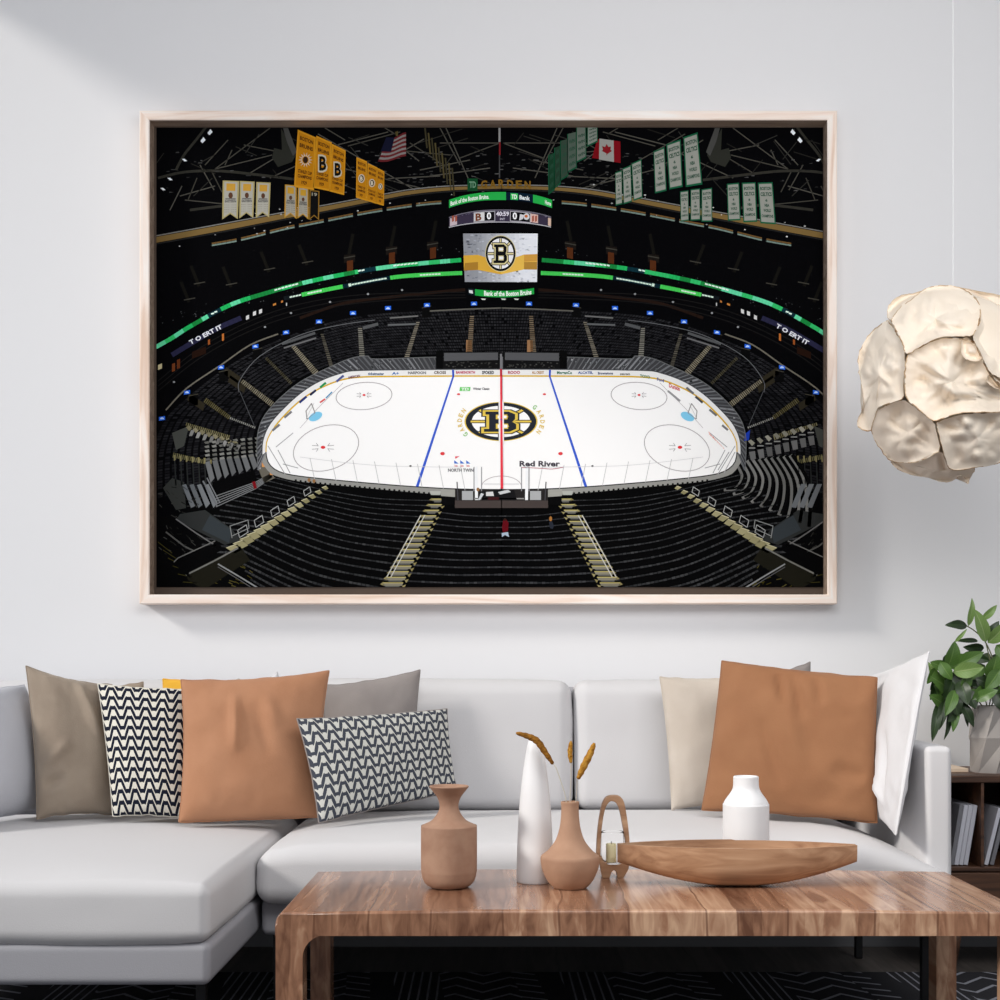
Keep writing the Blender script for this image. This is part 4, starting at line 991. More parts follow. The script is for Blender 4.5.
    strip(m_([(218, 564), (240, 577), (258, 588)]), 1.4, (140, 142, 144), 10); strip(m_([(218, 567), (238, 579), (252, 588)]), .8, (90, 90, 92), 10)
    for k_ in range(6): strip(m_([(158+k_*5, 542+k_*8), (172+k_*5, 553+k_*6)]), .8, (58, 54, 24), 9)
    for k_ in range(22): x_, y_ = rnd.uniform(206, 250), rnd.uniform(562, 586); strip(m_([(x_, y_), (x_+rnd.uniform(2, 6), y_+rnd.uniform(1, 3))]), .8, jit((74, 68, 30), 18), 8)
    for k_ in range(60): x_, y_ = rnd.uniform(158, 200), rnd.uniform(486, 560); strip(m_([(x_, y_), (x_+rnd.uniform(1, 5), y_+rnd.uniform(0, 4))]), .8, jit((40, 40, 38), 22), 7)
    strip(m_([(232, 538), (230, 526), (248, 520), (249, 528), (232, 536)]), .8, (140, 142, 142), 12)

# rink: boards, glass, ice
ICE = [(266, 452), (267, 441), (274, 428), (288, 412), (304, 398), (322, 387.5), (342, 380), (362, 377.2), (400, 376.6), (450, 376.3), (502, 376.2)]
ICEB = [(266, 452), (268, 462), (276, 470), (292, 475), (330, 479.5), (380, 484), (420, 487), (460, 489), (502, 489.6)]
ice_t, ice_b = sp(ICE, 6), sp(ICEB, 6)
WHT = (252, 252, 252)
loop = ice_t+mir(ice_t)[::-1]+mir(ice_b)+ice_b[::-1]
tt = resample(ice_t, 60); tb = resample(ice_b, 60)
for m_ in (lambda p: p, mir):
    # glass above the boards
    g_in = resample(ice_t, 60); g_out = resample(sp([(258, 470), (257, 440), (262, 420), (276, 402), (300, 382), (332, 366), (352, 358), (368, 356), (375, 359), (440, 357), (502, 357)], 6), 60)
    band(m_(g_out), m_(g_in), (62, 63, 66), 8)
    for i in range(61):
        strip(m_([g_out[i], g_in[i]]), 1.0 if i % 3 else 1.8, jit((112, 114, 118), 22) if i < 44 else jit((98, 99, 102), 14), 9)
    for k_ in range(70):
        i = rnd.randrange(0, 60); q = lerp(g_out[i], g_in[i], rnd.uniform(.1, .9)); poly(m_([(q[0], q[1]), (q[0]+2, q[1]-.8), (q[0]+2, q[1]+1), (q[0], q[1]+1)]), jit((130, 132, 136), 50), 9)
    strip(m_(g_out), .8, (104, 106, 108), 10)
    # player benches
    poly(m_([(440, 357), (444, 352), (500, 352), (500, 369), (440, 369)]), (18, 18, 19), 10); poly(m_([(444, 353), (498, 352.5), (498, 360), (444, 361)]), (84, 85, 88), 11)
    for k_ in range(40): x_, y_ = rnd.uniform(445, 497), rnd.uniform(361, 367); poly(m_([(x_, y_), (x_+1.6, y_), (x_+1.6, y_+1), (x_, y_+1)]), jit((60, 60, 58), 22), 11)
    poly(m_([(436, 351), (443, 350), (443, 370), (436, 370)]), (7, 7, 8), 11)
    # boards
    bo = resample(sp([(262, 455), (263, 440), (270, 424), (285, 407), (302, 392), (320, 381), (342, 373), (362, 370.4), (450, 369.4), (502, 369.2)], 6), 60)
    band(m_(bo), m_(tt), (236, 236, 236), 11); strip(m_(bo), 1.0, (70, 72, 76), 12)
    # ice
    strip(m_(resample(ice_b, 50)), 1.0, (20, 20, 22), 13)
    yl = [(p[0], p[1]-.2) for p in tt]; strip(m_(yl[6:]), 1.5, (222, 180, 40), 13); strip(m_(yl[:7]), 1.1, (222, 180, 40), 13)
    nb = resample(sp([(262, 462), (268, 471), (276, 476), (300, 481.5), (350, 486.5), (420, 493), (460, 496), (502, 497)], 5), 50); bb = resample(ice_b, 50)
    band(m_(bb), m_(nb), (150, 150, 146), 11)
    for i in range(8, 44): q = nb[i]; poly(m_([(q[0], q[1]-1.2), (q[0]+2, q[1]-1.4), (q[0]+2.4, q[1]+1.5), (q[0]+.4, q[1]+1.5)]), (12, 12, 13), 12)
o0 = sp(ICE, 4); o1 = sp(ICEB, 4)
for m_ in (lambda p: p, mir):
    N_ = 40
    def ytop(x_, cv):
        for i in range(len(cv)-1):
            if cv[i][0] <= x_ <= cv[i+1][0]: return cv[i][1]+(cv[i+1][1]-cv[i][1])*(x_-cv[i][0])/((cv[i+1][0]-cv[i][0]) or 1)
        return cv[-1][1]
    xs = [266+(502.5-266)*(i/N_)**1.8 for i in range(N_+1)]
    T_ = [(x_, ytop(x_, [p for p in o0 if p[0] >= 266])) for x_ in xs]; B_ = [(x_, ytop(x_, o1)) for x_ in xs]
    T_[0] = B_[0] = (266, 452)
    band(m_(T_), m_(B_), WHT, 12)
    # face-off circles
    strip(m_(ell(364, 396, 28, 13.6, rot=-.08)), .75, (176, 170, 174), 14); strip(m_(ell(326, 448, 33.5, 22, rot=-.30)), .75, (170, 164, 168), 14)
    for cx_, cy_, k_ in ((364, 395, .8), (323, 447.3, 1.2)):
        poly(m_(ell(cx_, cy_, 1.9*k_, 1.3*k_, n=12)[:-1]), (224, 52, 60), 15)
        for sx_, sy_ in ((1, 1), (-1, 1), (1, -1), (-1, -1)):
            strip(m_([(cx_+sx_*9*k_, cy_+sy_*1.6*k_), (cx_+sx_*4*k_, cy_+sy_*1.2*k_), (cx_+sx_*5.5*k_, cy_+sy_*3.4*k_)]), .5, (150, 146, 150), 15)
    # crease, goal, goal line
    strip(m_([(343, 383), (318, 408), (300, 428), (270, 441)][:3]), .5, (190, 184, 188), 14); strip(m_([(314, 403), (306, 419)]), .4, (190, 190, 190), 14)
    poly(m_(ell(315.5, 416.5, 7.2, 4.1, rot=-.45, n=20)[:-1]), (130, 204, 238), 15)
    strip(m_([(307, 419), (306, 411), (311.5, 403.5), (315, 413)]), .9, (150, 146, 146), 16); strip(m_([(307, 419), (315, 413)]), .5, (150, 140, 140), 16)
    for a in ((276, 447, 293, 433), (278, 450, 290, 473), (268, 446, 285, 474), (283, 464, 298, 468)): line(*(m_([(a[0], a[1])])[0]), *(m_([(a[2], a[3])])[0]), .8, (166, 166, 168), 14)
    # glass panes seen in front of the ice
    strip(m_(sp([(300, 457), (340, 462), (378, 465.5), (410, 466.5), (440, 467), (462, 467)], 4)), .5, (214, 214, 216), 15)
    for i in range(8): x_ = 310+i*21.5; line(*m_([(x_, 458+i*1.2)])[0], *m_([(x_+4.5, 479+i*1.6)])[0], .6, (196, 196, 198), 15)
    # spots near the blue line
    poly(m_(ell(458.6, 394.2, 1.7, 1.0, n=12)[:-1]), (224, 80, 84), 15); poly(m_(ell(442.5, 453.6, 2.3, 1.7, n=12)[:-1]), (224, 64, 70), 15); poly(m_(ell(410.5, 466, 1.2, .9, n=10)[:-1]), (50, 50, 54), 15)
    # blue line
    poly(m_([(452.2, 377), (454, 377), (418.6, 486.6), (415.8, 486.4)]), (54, 92, 206), 14); poly(m_([(452, 370), (454, 370), (454.2, 377), (452.4, 377)]), (30, 74, 196), 15)
# advertising along the boards
def bt(s_, x0, x1, y0, y1, c_, tlt=0): text(s_, quadwarp((x0, y0), (x1, y0+tlt), (x1, y1+tlt), (x0, y1)), c_, 14)
bt('AMERICAN', 348, 360, 376.5, 379, (110, 60, 90), -2); bt('ticketmaster', 368, 384, 372.4, 375, (90, 110, 140)); bt('A+', 392, 399, 372, 374.6, (80, 120, 180)); bt('HARPOON', 408, 426, 371.4, 374, (110, 110, 110)); bt('CROSS', 434, 446, 371.2, 373.8, (96, 76, 60))
bt('BANKNORTH', 456, 475, 371, 373.6, (190, 60, 90)); bt('SPOKED', 482, 494, 371, 374, (40, 40, 44)); bt('ROOO', 508, 520, 371, 373.8, (180, 40, 70)); bt('ALL CREDIT', 532, 544, 371.2, 373.6, (180, 130, 60)); bt('MorganCo', 557, 572, 371.2, 374, (30, 110, 80)); bt('ALCATEL', 578, 593, 371.4, 373.8, (60, 90, 150)); bt('Brownstone', 598, 613, 372, 374.4, (70, 80, 110))
bt('seven', 620, 630, 372.6, 375, (120, 120, 120)); bt('TOYO', 640, 650, 374.4, 377.2, (40, 120, 80), 1.4); bt('Ford', 657, 664, 377.5, 380.5, (50, 80, 150), 1.8); bt('Dunkin', 669, 680, 383, 387, (200, 40, 60), 4)
for x_, y_, s1, c_ in ((303, 402, 5, (30, 50, 120)), (313, 395, 4, (20, 30, 70)), (323, 387.5, 4, (40, 150, 90)), (288, 417, 5, (120, 120, 124)), (276, 430, 5, (120, 120, 124)), (340, 381, 5, (80, 90, 150)), (699, 402, 5, (70, 72, 80)), (713, 415, 5, (110, 112, 116)), (725, 430, 4, (120, 120, 124)), (690, 393, 5, (110, 112, 116))):
    sg = -1 if x_ < 500 else 1; line(x_-s1*.7, y_-sg*s1*.6-2.4, x_+s1*.7, y_+sg*s1*.6-2.4, 2.2, c_, 14)
text('Subway', quadwarp((708, 431), (723, 447), (725.5, 450), (709.5, 434.5)), (222, 96, 60), 15); line(320, 402.5, 325, 399, 1.6, (220, 90, 90), 15); line(326, 398, 332, 392, 1.4, (90, 150, 190), 15)
line(668, 391, 680, 401, 2.0, (150, 150, 152), 15); strip([(718, 470), (729, 452)], .8, (150, 150, 152), 15); strip([(724, 473), (735, 452)], .8, (170, 170, 172), 15)
# centre line and crest
def crest(cx_, cy_, rx, ry, L, gold, ink, face, ring=.90, rin=.80, wl=1.0):
    E = lambda u, v2: (cx_+u*rx, cy_-v2*ry)
    poly(ell(cx_, cy_, rx, ry, n=56)[:-1], gold, L); poly(ell(cx_, cy_, rx*.965, ry*.965, n=56)[:-1], ink, L+1); poly(ell(cx_, cy_, rx*rin, ry*rin, n=56)[:-1], face, L+2)
    for k_ in range(8):
        a = k_*PI/4; ca, sa = math.cos(a), math.sin(a)
        for hw, c_, l_ in ((.085, ink, L+3), (.045, gold, L+4)):
            poly([E(.2*ca-hw*sa, .2*sa+hw*ca), E(.83*ca-hw*sa, .83*sa+hw*ca), E(.83*ca+hw*sa, .83*sa-hw*ca), E(.2*ca+hw*sa, .2*sa-hw*ca)], c_, l_)
    B0 = [(-.42, .52), (.22, .52), (.40, .38), (.40, .12), (.31, .0), (.43, -.13), (.43, -.38), (.24, -.54), (-.46, -.54), (-.46, -.34), (-.33, -.30), (-.33, .28), (-.42, .32)]
    def fan(pts, sc_, c_, l_):                              # B is not convex: draw it as stem and two bowls
        d = (sc_-1)*.50
        l2 = l_+.25; l3 = l_+.5
        poly([E(-.34-d, .5+d), E(.0, .5+d), E(.0, -.52-d), E(-.34-d, -.52-d)], c_, l_)
        for top_ in ([E(-.44-d, .52+d), E(.22+d*.6, .52+d), E(.40+d, .38+d*.6), E(.2, .34-d), E(-.44-d, .34-d)], [E(.16-d, .40), E(.40+d, .38+d*.6), E(.40+d, .12-d*.3), E(.31, -.02), E(.16-d, .12)],
                     [E(-.1, .12+d*.6), E(.2, .12+d*.6), E(.31, -.02), E(.2, -.12-d*.6), E(-.1, -.12-d*.6)]): poly(top_, c_, l2); l2 += .08
        for bot_ in ([E(.18-d, -.1), E(.31, -.02), E(.43+d, -.13+d*.3), E(.43+d, -.38-d*.6), E(.18-d, -.38)], [E(-.48-d, -.36+d), E(.2, -.36+d), E(.43+d, -.38-d*.6), E(.24+d*.6, -.54-d), E(-.48-d, -.54-d)]): poly(bot_, c_, l3); l3 += .08
    fan(B0, 1.20, ink, L+5); fan(B0, 1.12, gold, L+6); fan(B0, .97, ink, L+7)
    for (x0, x1, y0, y1) in ((-.09, .14, .17, .30), (-.09, .16, -.32, -.16)):
        poly([E(x0-.05, y1+.05), E(x1, y1+.05), E(x1+.06, (y0+y1)/2), E(x1, y0-.05), E(x0-.05, y0-.05)], gold, L+8)
        poly([E(x0, y1), E(x1, y1), E(x1+.02, (y0+y1)/2), E(x1, y0), E(x0, y0)], face, L+9)
crest(501, 421.5, 36.6, 19.6, 14, (226, 196, 84), (40, 44, 52), (250, 250, 250))
line(501.2, 401, 501.4, 442.5, 5.2, (240, 240, 240), 24)
poly([(500.1, 369), (501.9, 369), (503.2, 488.5), (500.6, 488.5)], (234, 62, 78), 25); poly(ell(501.2, 419.6, 1, .7, n=10)[:-1], (110, 60, 150), 26); poly([(500, 369), (502, 369), (502, 376), (500, 376)], (190, 20, 50), 26); line(501, 354, 501, 370, 2.0, (120, 120, 124), 13)
for k_, ch in enumerate('GUARDEN'[0:1]+'ARDEN'):
    a = -.62+k_*.21
    for sg, col_ in ((1, (150, 200, 130) if k_ == 0 else (224, 196, 110)),):
        cx_, cy_ = 501+41.5*math.cos(a), 421.5+21.5*math.sin(a)*1.15; tx, ty = -math.sin(a), .62*math.cos(a)
        l_ = math.hypot(tx, ty); tx, ty = tx/l_, ty/l_; ux, uy = ty, -tx
        text(ch, lambda u, v2: (cx_+tx*(u-.5)*3.4+ux*(v2-.5)*4.4, cy_+ty*(u-.5)*3.4+uy*(v2-.5)*4.4), col_, 16)
for k_, ch in enumerate('GARDEN'):
    a = PI+(.62-1.05*0)-k_*.21
    a = PI-.55+k_*.20; cx_, cy_ = 501+41.5*math.cos(a), 421.5+21.5*math.sin(a)*1.15
    tx, ty = -math.sin(a), .62*math.cos(a); l_ = math.hypot(tx, ty); tx, ty = tx/l_, ty/l_; ux, uy = ty, -tx
    text(ch, lambda u, v2: (cx_+tx*(u-.5)*3.4+ux*(v2-.5)*4.4, cy_+ty*(u-.5)*3.4+uy*(v2-.5)*4.4), (150, 200, 130) if k_ == 0 else (224, 196, 110), 16)
poly([(460, 387), (470.6, 387), (470, 391), (459.4, 391)], (110, 206, 110), 15); text('TD', quadwarp((461.5, 387.8), (469, 387.8), (468.6, 390.4), (461, 390.4)), (240, 250, 240), 16); rtext('Winter Classic', 473, 387.6, 489.5, 389.8, (90, 92, 96), 15)
rtext('Red River', 519.5, 461, 560, 466.2, (74, 70, 78), 16); strip(sp([(522, 467.4), (540, 468.2), (552, 469), (563, 467.2)], 4), .7, (190, 110, 124), 16)
poly([(455, 456.4), (459.5, 456.2), (455.4, 458.8)], (226, 80, 92), 15)
for k_ in range(3): x_ = 454.2+k_*6; poly([(x_, 460.2), (x_+4.4, 463.6), (x_, 463.6)], (70, 120, 210), 15); rtext('Ice', x_+.4, 464.6, x_+3.4, 466.6, (214, 120, 128), 15)
rtext('NORTH TWIN', 448, 468.6, 473.5, 471.6, (110, 110, 114), 15)
strip(ell(501.5, 487, 20, 11, PI, 2*PI, n=24), .6, (186, 176, 180), 15)
# scorers' table in front
for m_ in (lambda p: p, mir):
    poly(m_([(455, 489), (502, 489), (502, 505), (455, 505)]), (40, 38, 38), 14); poly(m_([(454, 500.5), (502, 500.5), (502, 508), (455, 508)]), (72, 64, 62), 15)
    poly(m_([(462, 491), (473, 491), (473, 500), (462, 500)]), (172, 174, 176), 15); poly(m_([(474.6, 468), (477.4, 466), (478, 500), (475, 500)]), (244, 246, 248), 16)
    for x_ in (474, 481.5): line(*m_([(x_, 467)])[0], *m_([(x_, 491)])[0], .9, (150, 150, 154), 17)
    line(*m_([(457, 482)])[0], *m_([(458, 500)])[0], 1.0, (70, 70, 74), 17); line(*m_([(484, 484)])[0], *m_([(501, 484)])[0], .5, (190, 190, 194), 17)
    poly(m_([(441, 489), (455, 490), (455, 497), (441, 496)]), (160, 160, 154), 14); poly(m_([(441, 497), (455, 497), (455, 505), (442, 505)]), (8, 8, 9), 15)
    poly(m_([(430, 491), (441, 491), (440, 495), (431, 495)]), (176, 178, 172), 14)
poly([(479, 492), (496, 490), (514, 490), (517, 500), (482, 500)], (24, 24, 26), 16); poly([(486, 492), (493, 491.6), (494, 496), (486, 496)], (214, 214, 214), 17); poly([(498, 492), (508, 489.6), (511, 492), (500, 494.6)], (200, 204, 206), 17); poly([(488, 497), (499, 497), (499, 500), (488, 500)], (60, 26, 28), 17)
poly([(480, 500), (484, 494), (481, 493), (478, 500)], (200, 204, 208), 17); poly([(474, 498), (524, 498), (524, 499.2), (474, 499.2)], (150, 148, 146), 16)
# two people in the near stands, far tiny figures
poly([(503.2, 520), (506, 519), (508.6, 523), (508, 531), (503, 533), (502, 528)], (96, 14, 24), 12); poly([(501.6, 533), (508, 532), (509, 537), (505, 535), (502, 537)], (170, 186, 204), 12); poly(ell(505, 519.6, 1.3, 1.4, n=8)[:-1], (50, 30, 24), 13)
poly([(549, 522), (552, 521), (554, 526), (552.6, 529), (550, 528)], (40, 44, 54), 12); poly(ell(550.6, 518.8, 1.5, 2.6, n=8)[:-1], (166, 112, 56), 13)
for x_, y_ in ((309, 480), (314, 481), (478, 489.5)): poly(ell(x_, y_, 1.6, 2.0, n=8)[:-1], (150, 110, 70), 17)

# hanging cube and its screens
poly([(449, 196), (552, 196), (552, 234), (449, 234)], (5, 5, 7), 12); poly([(461.5, 232), (539, 232), (538, 300), (466, 300)], (5, 5, 7), 12)
def arcband(x0, x1, ya, yb, h_, hb, c_, L, n=24):
    """x range, top y at middle and at ends, height"""
    T_ = []; B_ = []
    for i in range(n+1):
        x_ = x0+(x1-x0)*i/n; u = abs((x_-(449+552)/2)/51.5); y_ = ya+(yb-ya)*u**2.4; T_.append((x_, y_)); B_.append((x_, y_+h_+(hb-h_)*u**2))
    band(T_, B_, c_, L)
def arcwarp(x0, x1, ya, yb, off, h_):
    def w_(u, v2):
        x_ = x0+(x1-x0)*u; uu = abs((x_-500.5)/51.5); return (x_, ya+(yb-ya)*uu**2.4+off+h_*(1-v2))
    return w_
arcband(449, 506, 192, 200, 8, 8, (40, 178, 78), 14); arcband(506, 533, 192, 200, 8, 8, (10, 30, 48), 14); arcband(533, 552, 192, 200, 8, 8, (40, 178, 78), 14); arcband(510.5, 518, 193, 200.5, 6.5, 6, (60, 200, 98), 15)
text('Bank of the Boston Bruins.', arcwarp(450.5, 489, 192, 200, 2.2, 4.2), (236, 248, 238), 16); text('TD', arcwarp(511.5, 517, 192, 200, 2.2, 4.2), (245, 250, 246), 17); text('Bank', arcwarp(519.5, 530, 192, 200, 2.4, 4.0), (240, 246, 248), 16); text('Home', arcwarp(545, 551, 192, 200, 2.2, 4.0), (236, 248, 238), 16)
arcband(449, 551, 210, 217.5, 12, 10, (60, 52, 72), 14); arcband(449, 551, 209.6, 217, .8, .8, (130, 126, 140), 15); arcband(449, 551, 221.6, 227, .8, .8, (200, 200, 206), 15)
for k_ in range(130):
    x_ = rnd.uniform(450, 550); poly([p for p in [arcwarp(x_, x_+2, 210, 217.5, 0, 1)(0, 0)]]+[(x_+1.8, arcwarp(x_, x_, 210, 217.5, 0, 1)(0, 0)[1])]+[(x_+1, arcwarp(x_, x_, 210, 217.5, 0, 1)(0, 0)[1]+1)], jit((100, 92, 116), 40), 15)
for x0, x1, c_ in ((450, 457, (206, 190, 196)), (530, 538, (226, 190, 180)), (548, 551, (222, 190, 170)), (474, 484.5, (226, 226, 226)), (510.5, 530, (14, 12, 16)), (484.5, 494.5, (14, 12, 16))): arcband(x0, x1, 211.4, 218.6, 9, 8, c_, 15)
for x0, x1 in ((474, 494.8), (510.3, 530.2)):
    a, b = arcwarp(x0, x1, 210, 217.5, 1.2, 9.6), 0; strip([a(0, 0), a(0, 1), a(.5, 1), a(1, 1), a(1, 0), a(.5, 0), a(0, 0)], .7, (190, 188, 196), 17)
text('B', arcwarp(475.5, 481.5, 210, 217.5, 2.4, 7), (120, 66, 40), 17); text('0', arcwarp(486.8, 491.2, 210, 217.5, 2.2, 6.6), (250, 250, 252), 17); text('0', arcwarp(512.6, 517, 210, 217.5, 2.2, 6.6), (250, 250, 252), 17); text('40:59', arcwarp(496, 509, 210, 217.5, 1.6, 4.2), (236, 232, 244), 17); rtext('INT', 500, 218, 505, 220, (200, 196, 210), 17)
poly(ell(526.5, 216.6, 3.0, 3.4, n=14)[:-1], (220, 220, 224), 17); poly(ell(526.2, 216.2, 1.6, 1.5, n=12)[:-1], (206, 110, 50), 18); poly([(520, 214), (524, 215), (523, 219), (519, 220.6)], (220, 220, 224), 17)
for x_ in (452, 455, 532, 535): poly([(x_, 216), (x_+2, 215.4), (x_+2, 221), (x_, 222)], (170, 90, 70), 16)
# video screen
for k_ in range(16):
    a, b = k_/16, (k_+1)/16; g_ = 150+88*min(1, max(0, (a-.1)*1.5)); poly([(463+74.8*a, 233.5), (463+74.8*b, 233.5), (464.8+72.2*b, 282), (464.8+72.2*a, 282)], (g_, g_+3, g_+10), 14)
for k_ in range(260):
    x_, y_ = rnd.uniform(464, 534), rnd.uniform(234, 281); g_ = 140+92*min(1, ((x_-464)/50))+rnd.uniform(-46, 34); poly([(x_, y_), (x_+rnd.uniform(1, 4), y_+rnd.uniform(-.5, .5)), (x_+rnd.uniform(1, 4), y_+rnd.uniform(.5, 1.8)), (x_, y_+1)], (min(246, g_), min(248, g_+4), min(252, g_+14)), 15)
poly([(463.6, 255.4), (478, 254.8), (501, 262), (524, 254.6), (537.4, 254), (537, 269.6), (524, 269.4), (501, 274.4), (478, 270), (464, 270.6)][:3]+[(501, 274.4), (478, 270), (464, 270.6)], (226, 176, 66), 16)
poly([(501, 262), (524, 254.6), (537.4, 254), (537, 269.6), (524, 269.4), (501, 274.4)], (240, 194, 86), 16)
poly([(465, 263), (478, 262), (478, 269.8), (464, 270.6)], (176, 130, 50), 17); poly([(524, 262), (537, 262), (537, 269.6), (524, 269.4)], (186, 140, 60), 17); poly([(524, 254.6), (537.4, 254), (537.2, 261), (524, 261.6)], (216, 160, 70), 17)
crest(500.6, 253.6, 15.4, 18.2, 18, (226, 214, 160), (20, 20, 22), (246, 246, 250), rin=.84)
# lower green ring
def low(u, v2): x_ = 468+66*u; return (x_, 290.6+(-2.4)*abs(u-.5)**2*4+8*(1-v2)+0)
band([(468+66*i/16, 288.0+3.2*(1-(2*i/16-1)**2)*.9) for i in range(17)], [(468+66*i/16, 294.0+3.4*(1-(2*i/16-1)**2)) for i in range(17)], (34, 168, 70), 14)
poly([(468, 288), (475, 289), (475, 296), (468, 294.4)], (12, 24, 30), 15); poly([(469, 290), (472.5, 290.4), (473, 293.6), (469, 292.8)], (220, 224, 226), 16)
text('Bank of the Boston Bruins', lambda u, v2: (484+47.5*u, 289.2+1.9*(1-((484+47.5*u-501)/33)**2)*1.1+4.6*(1-v2)), (240, 250, 242), 16)
for x_ in (484, 504, 517): poly([(x_-3, 298.4), (x_+2, 298.8), (x_+1, 300), (x_-2, 299.8)], (220, 220, 216), 15)
# letters on top of the cube
poly([(467.4, 178.5), (477.6, 178.5), (477.6, 191), (467.4, 191)], (20, 72, 40), 13); rtext('TD', 469.4, 181.5, 476, 187.6, (106, 150, 122), 14)
for k_, ch in enumerate('GARDEN'): x_ = 481+k_*8.7; y_ = 179.6+abs(k_-2)*.5; rtext(ch, x_, y_, x_+6.2, y_+7.4, (126, 92, 30), 14)
line(499.5, 128, 499.5, 142, 2.0, (150, 150, 150), 3); line(499.8, 142, 499.8, 155, 1.6, (120, 30, 36), 3); line(499.5, 155, 499.5, 178, 1.2, (70, 70, 72), 2)

# banners
def banner(tl_, tr_, br_, bl_, face, edge, lines, ink, mark=None, tail=False, L=9):
    W_ = quadwarp(tl_, tr_, br_, bl_)
    if not tail:
        poly([W_(-.05, 1.02), W_(1.05, 1.02), W_(1.05, -.02), W_(-.05, -.02)], edge, L); poly([W_(.03, .985), W_(.97, .985), W_(.97, .02), W_(.03, .02)], face, L+1)
    else:
        for (a, b, c_, l_) in ((-.05, 1.0, edge, L), (.06, .97, face, L+1)):
            poly([W_(a, b), W_(.5, b), W_(.5, .14+(.04 if l_ > L else 0)), W_(a, 0 if l_ == L else .06)], c_, l_); poly([W_(.5, b), W_(1-a, b), W_(1-a, 0 if l_ == L else .06), W_(.5, .14+(.04 if l_ > L else 0))], c_, l_)
    for (s_, u0, u1, v0, v1) in lines:
        text(s_, lambda u, v2: W_(u0+(u1-u0)*u, v0+(v1-v0)*v2), ink, L+2)
    if mark:
        (mc, mv, mr, kind_) = mark; c = W_(.5, mv); wpx = abs(tr_[0]-tl_[0]); r_ = wpx*mr
        if kind_ == 'wheel':
            poly(ell(c[0], c[1], r_, r_*1.35, n=20)[:-1], mc, L+2); poly(ell(c[0], c[1], r_*.7, r_, n=20)[:-1], (60, 40, 24), L+3); text('B', lambda u, v2: (c[0]-r_*.4+r_*.8*u, c[1]+r_*.6-r_*1.2*v2), (224, 214, 190), L+4)
        elif kind_ == 'B':
            text('B', lambda u, v2: (c[0]-r_*1.0+r_*2.0*u, c[1]+r_*1.75-r_*3.5*v2), (196, 190, 170), L+2); text('B', lambda u, v2: (c[0]-r_*.75+r_*1.5*u, c[1]+r_*1.4-r_*2.8*v2), (22, 18, 14), L+3)
        elif kind_ == 'bear':
            for k_ in range(14):
                a = 2*PI*k_/14; poly([(c[0]+r_*.6*math.cos(a-.2), c[1]+r_*.7*math.sin(a-.2)), (c[0]+r_*1.3*math.cos(a), c[1]+r_*1.35*math.sin(a)), (c[0]+r_*.6*math.cos(a+.2), c[1]+r_*.7*math.sin(a+.2))], (196, 188, 176), L+2)
            poly(ell(c[0], c[1], r_*.45, r_*.6, n=12)[:-1], (50, 34, 24), L+3)
        elif kind_ == 'sq': poly([W_(.2, .93), W_(.8, .93), W_(.8, .74), W_(.2, .74)], mc, L+2); poly(ell(W_(.5, .62)[0], W_(.5, .62)[1], r_*.5, r_*.7, n=12)[:-1], (90, 60, 44), L+2)
GOLD = (190, 126, 22); GE = (206, 144, 34); INK = (70, 34, 18)
GL = [('BOSTON', .12, .9, .86, .93), ('BRUINS', .12, .9, .73, .80), ('STANLEY CUP', .12, .9, .26, .32), ('CHAMPIONS', .12, .9, .17, .23), ('1929', .34, .64, .06, .12)]
for tl_, tr_, br_, bl_, mk in (((298.5, 131), (315, 138), (313, 189), (295, 186), 'bear'), ((317, 137), (331, 143), (329, 190), (314, 187), 'B'), ((332.5, 145), (345, 151), (343.5, 194), (330, 190.5), 'B'),
                               ((357, 158), (366.5, 162), (366, 200), (356.5, 197), 'wheel'), ((368, 164), (377, 168), (376, 203), (367, 200), 'wheel'), ((377.5, 168.5), (384, 172), (383.5, 205), (376.5, 203), 'wheel')):
    banner(tl_, tr_, br_, bl_, GOLD, GE, GL, INK, ((200, 190, 170), .52, .34, mk))
# seat-of-honour style white banners with forked tails
WL = [('==', .15, .85, .50, .56), ('EASTERN', .12, .88, .44, .50)]+[('- - -', .1, .42, .36-.06*k_, .40-.06*k_) for k_ in range(4)]+[('- - -', .58, .9, .36-.06*k_, .40-.06*k_) for k_ in range(4)]
for x0, x1, y0, y1 in ((223.5, 238.5, 180.5, 219.5), (240.5, 254, 181, 218.5), (257, 270, 182, 218)):
    banner((x0, y0), (x1, y0+.6), (x1-1.4, y1-.4), (x0-.6, y1), (172, 170, 160), (170, 158, 110), WL, (76, 76, 76), ((196, 150, 60), .8, .3, 'sq'), True)
for x0, x1, y0, y1 in ((285.5, 296, 184.5, 219), (298.5, 308, 187, 219.5)): banner((x0, y0), (x1, y0+1), (x1, y1), (x0-.6, y1-1), (158, 154, 142), (184, 138, 48), WL, (70, 70, 70), ((190, 146, 50), .8, .3, 'sq'), True, 8)
banner((310, 190), (319, 191), (318.5, 220), (309.5, 220), (16, 16, 16), (140, 104, 40), [('19', .2, .8, .82, .92)], (150, 146, 130), None, True, 8)
GRN = (24, 92, 62); WF = (150, 152, 144); CI = (26, 72, 54)
CL = [('BOSTON', .1, .92, .83, .91), ('CELTICS', .1, .92, .68, .77), ('6', .42, .58, .54, .60), ('NBA', .34, .68, .41, .48), ('WORLD', .24, .78, .28, .35), ('CHAMPIONS', .08, .92, .14, .21)]
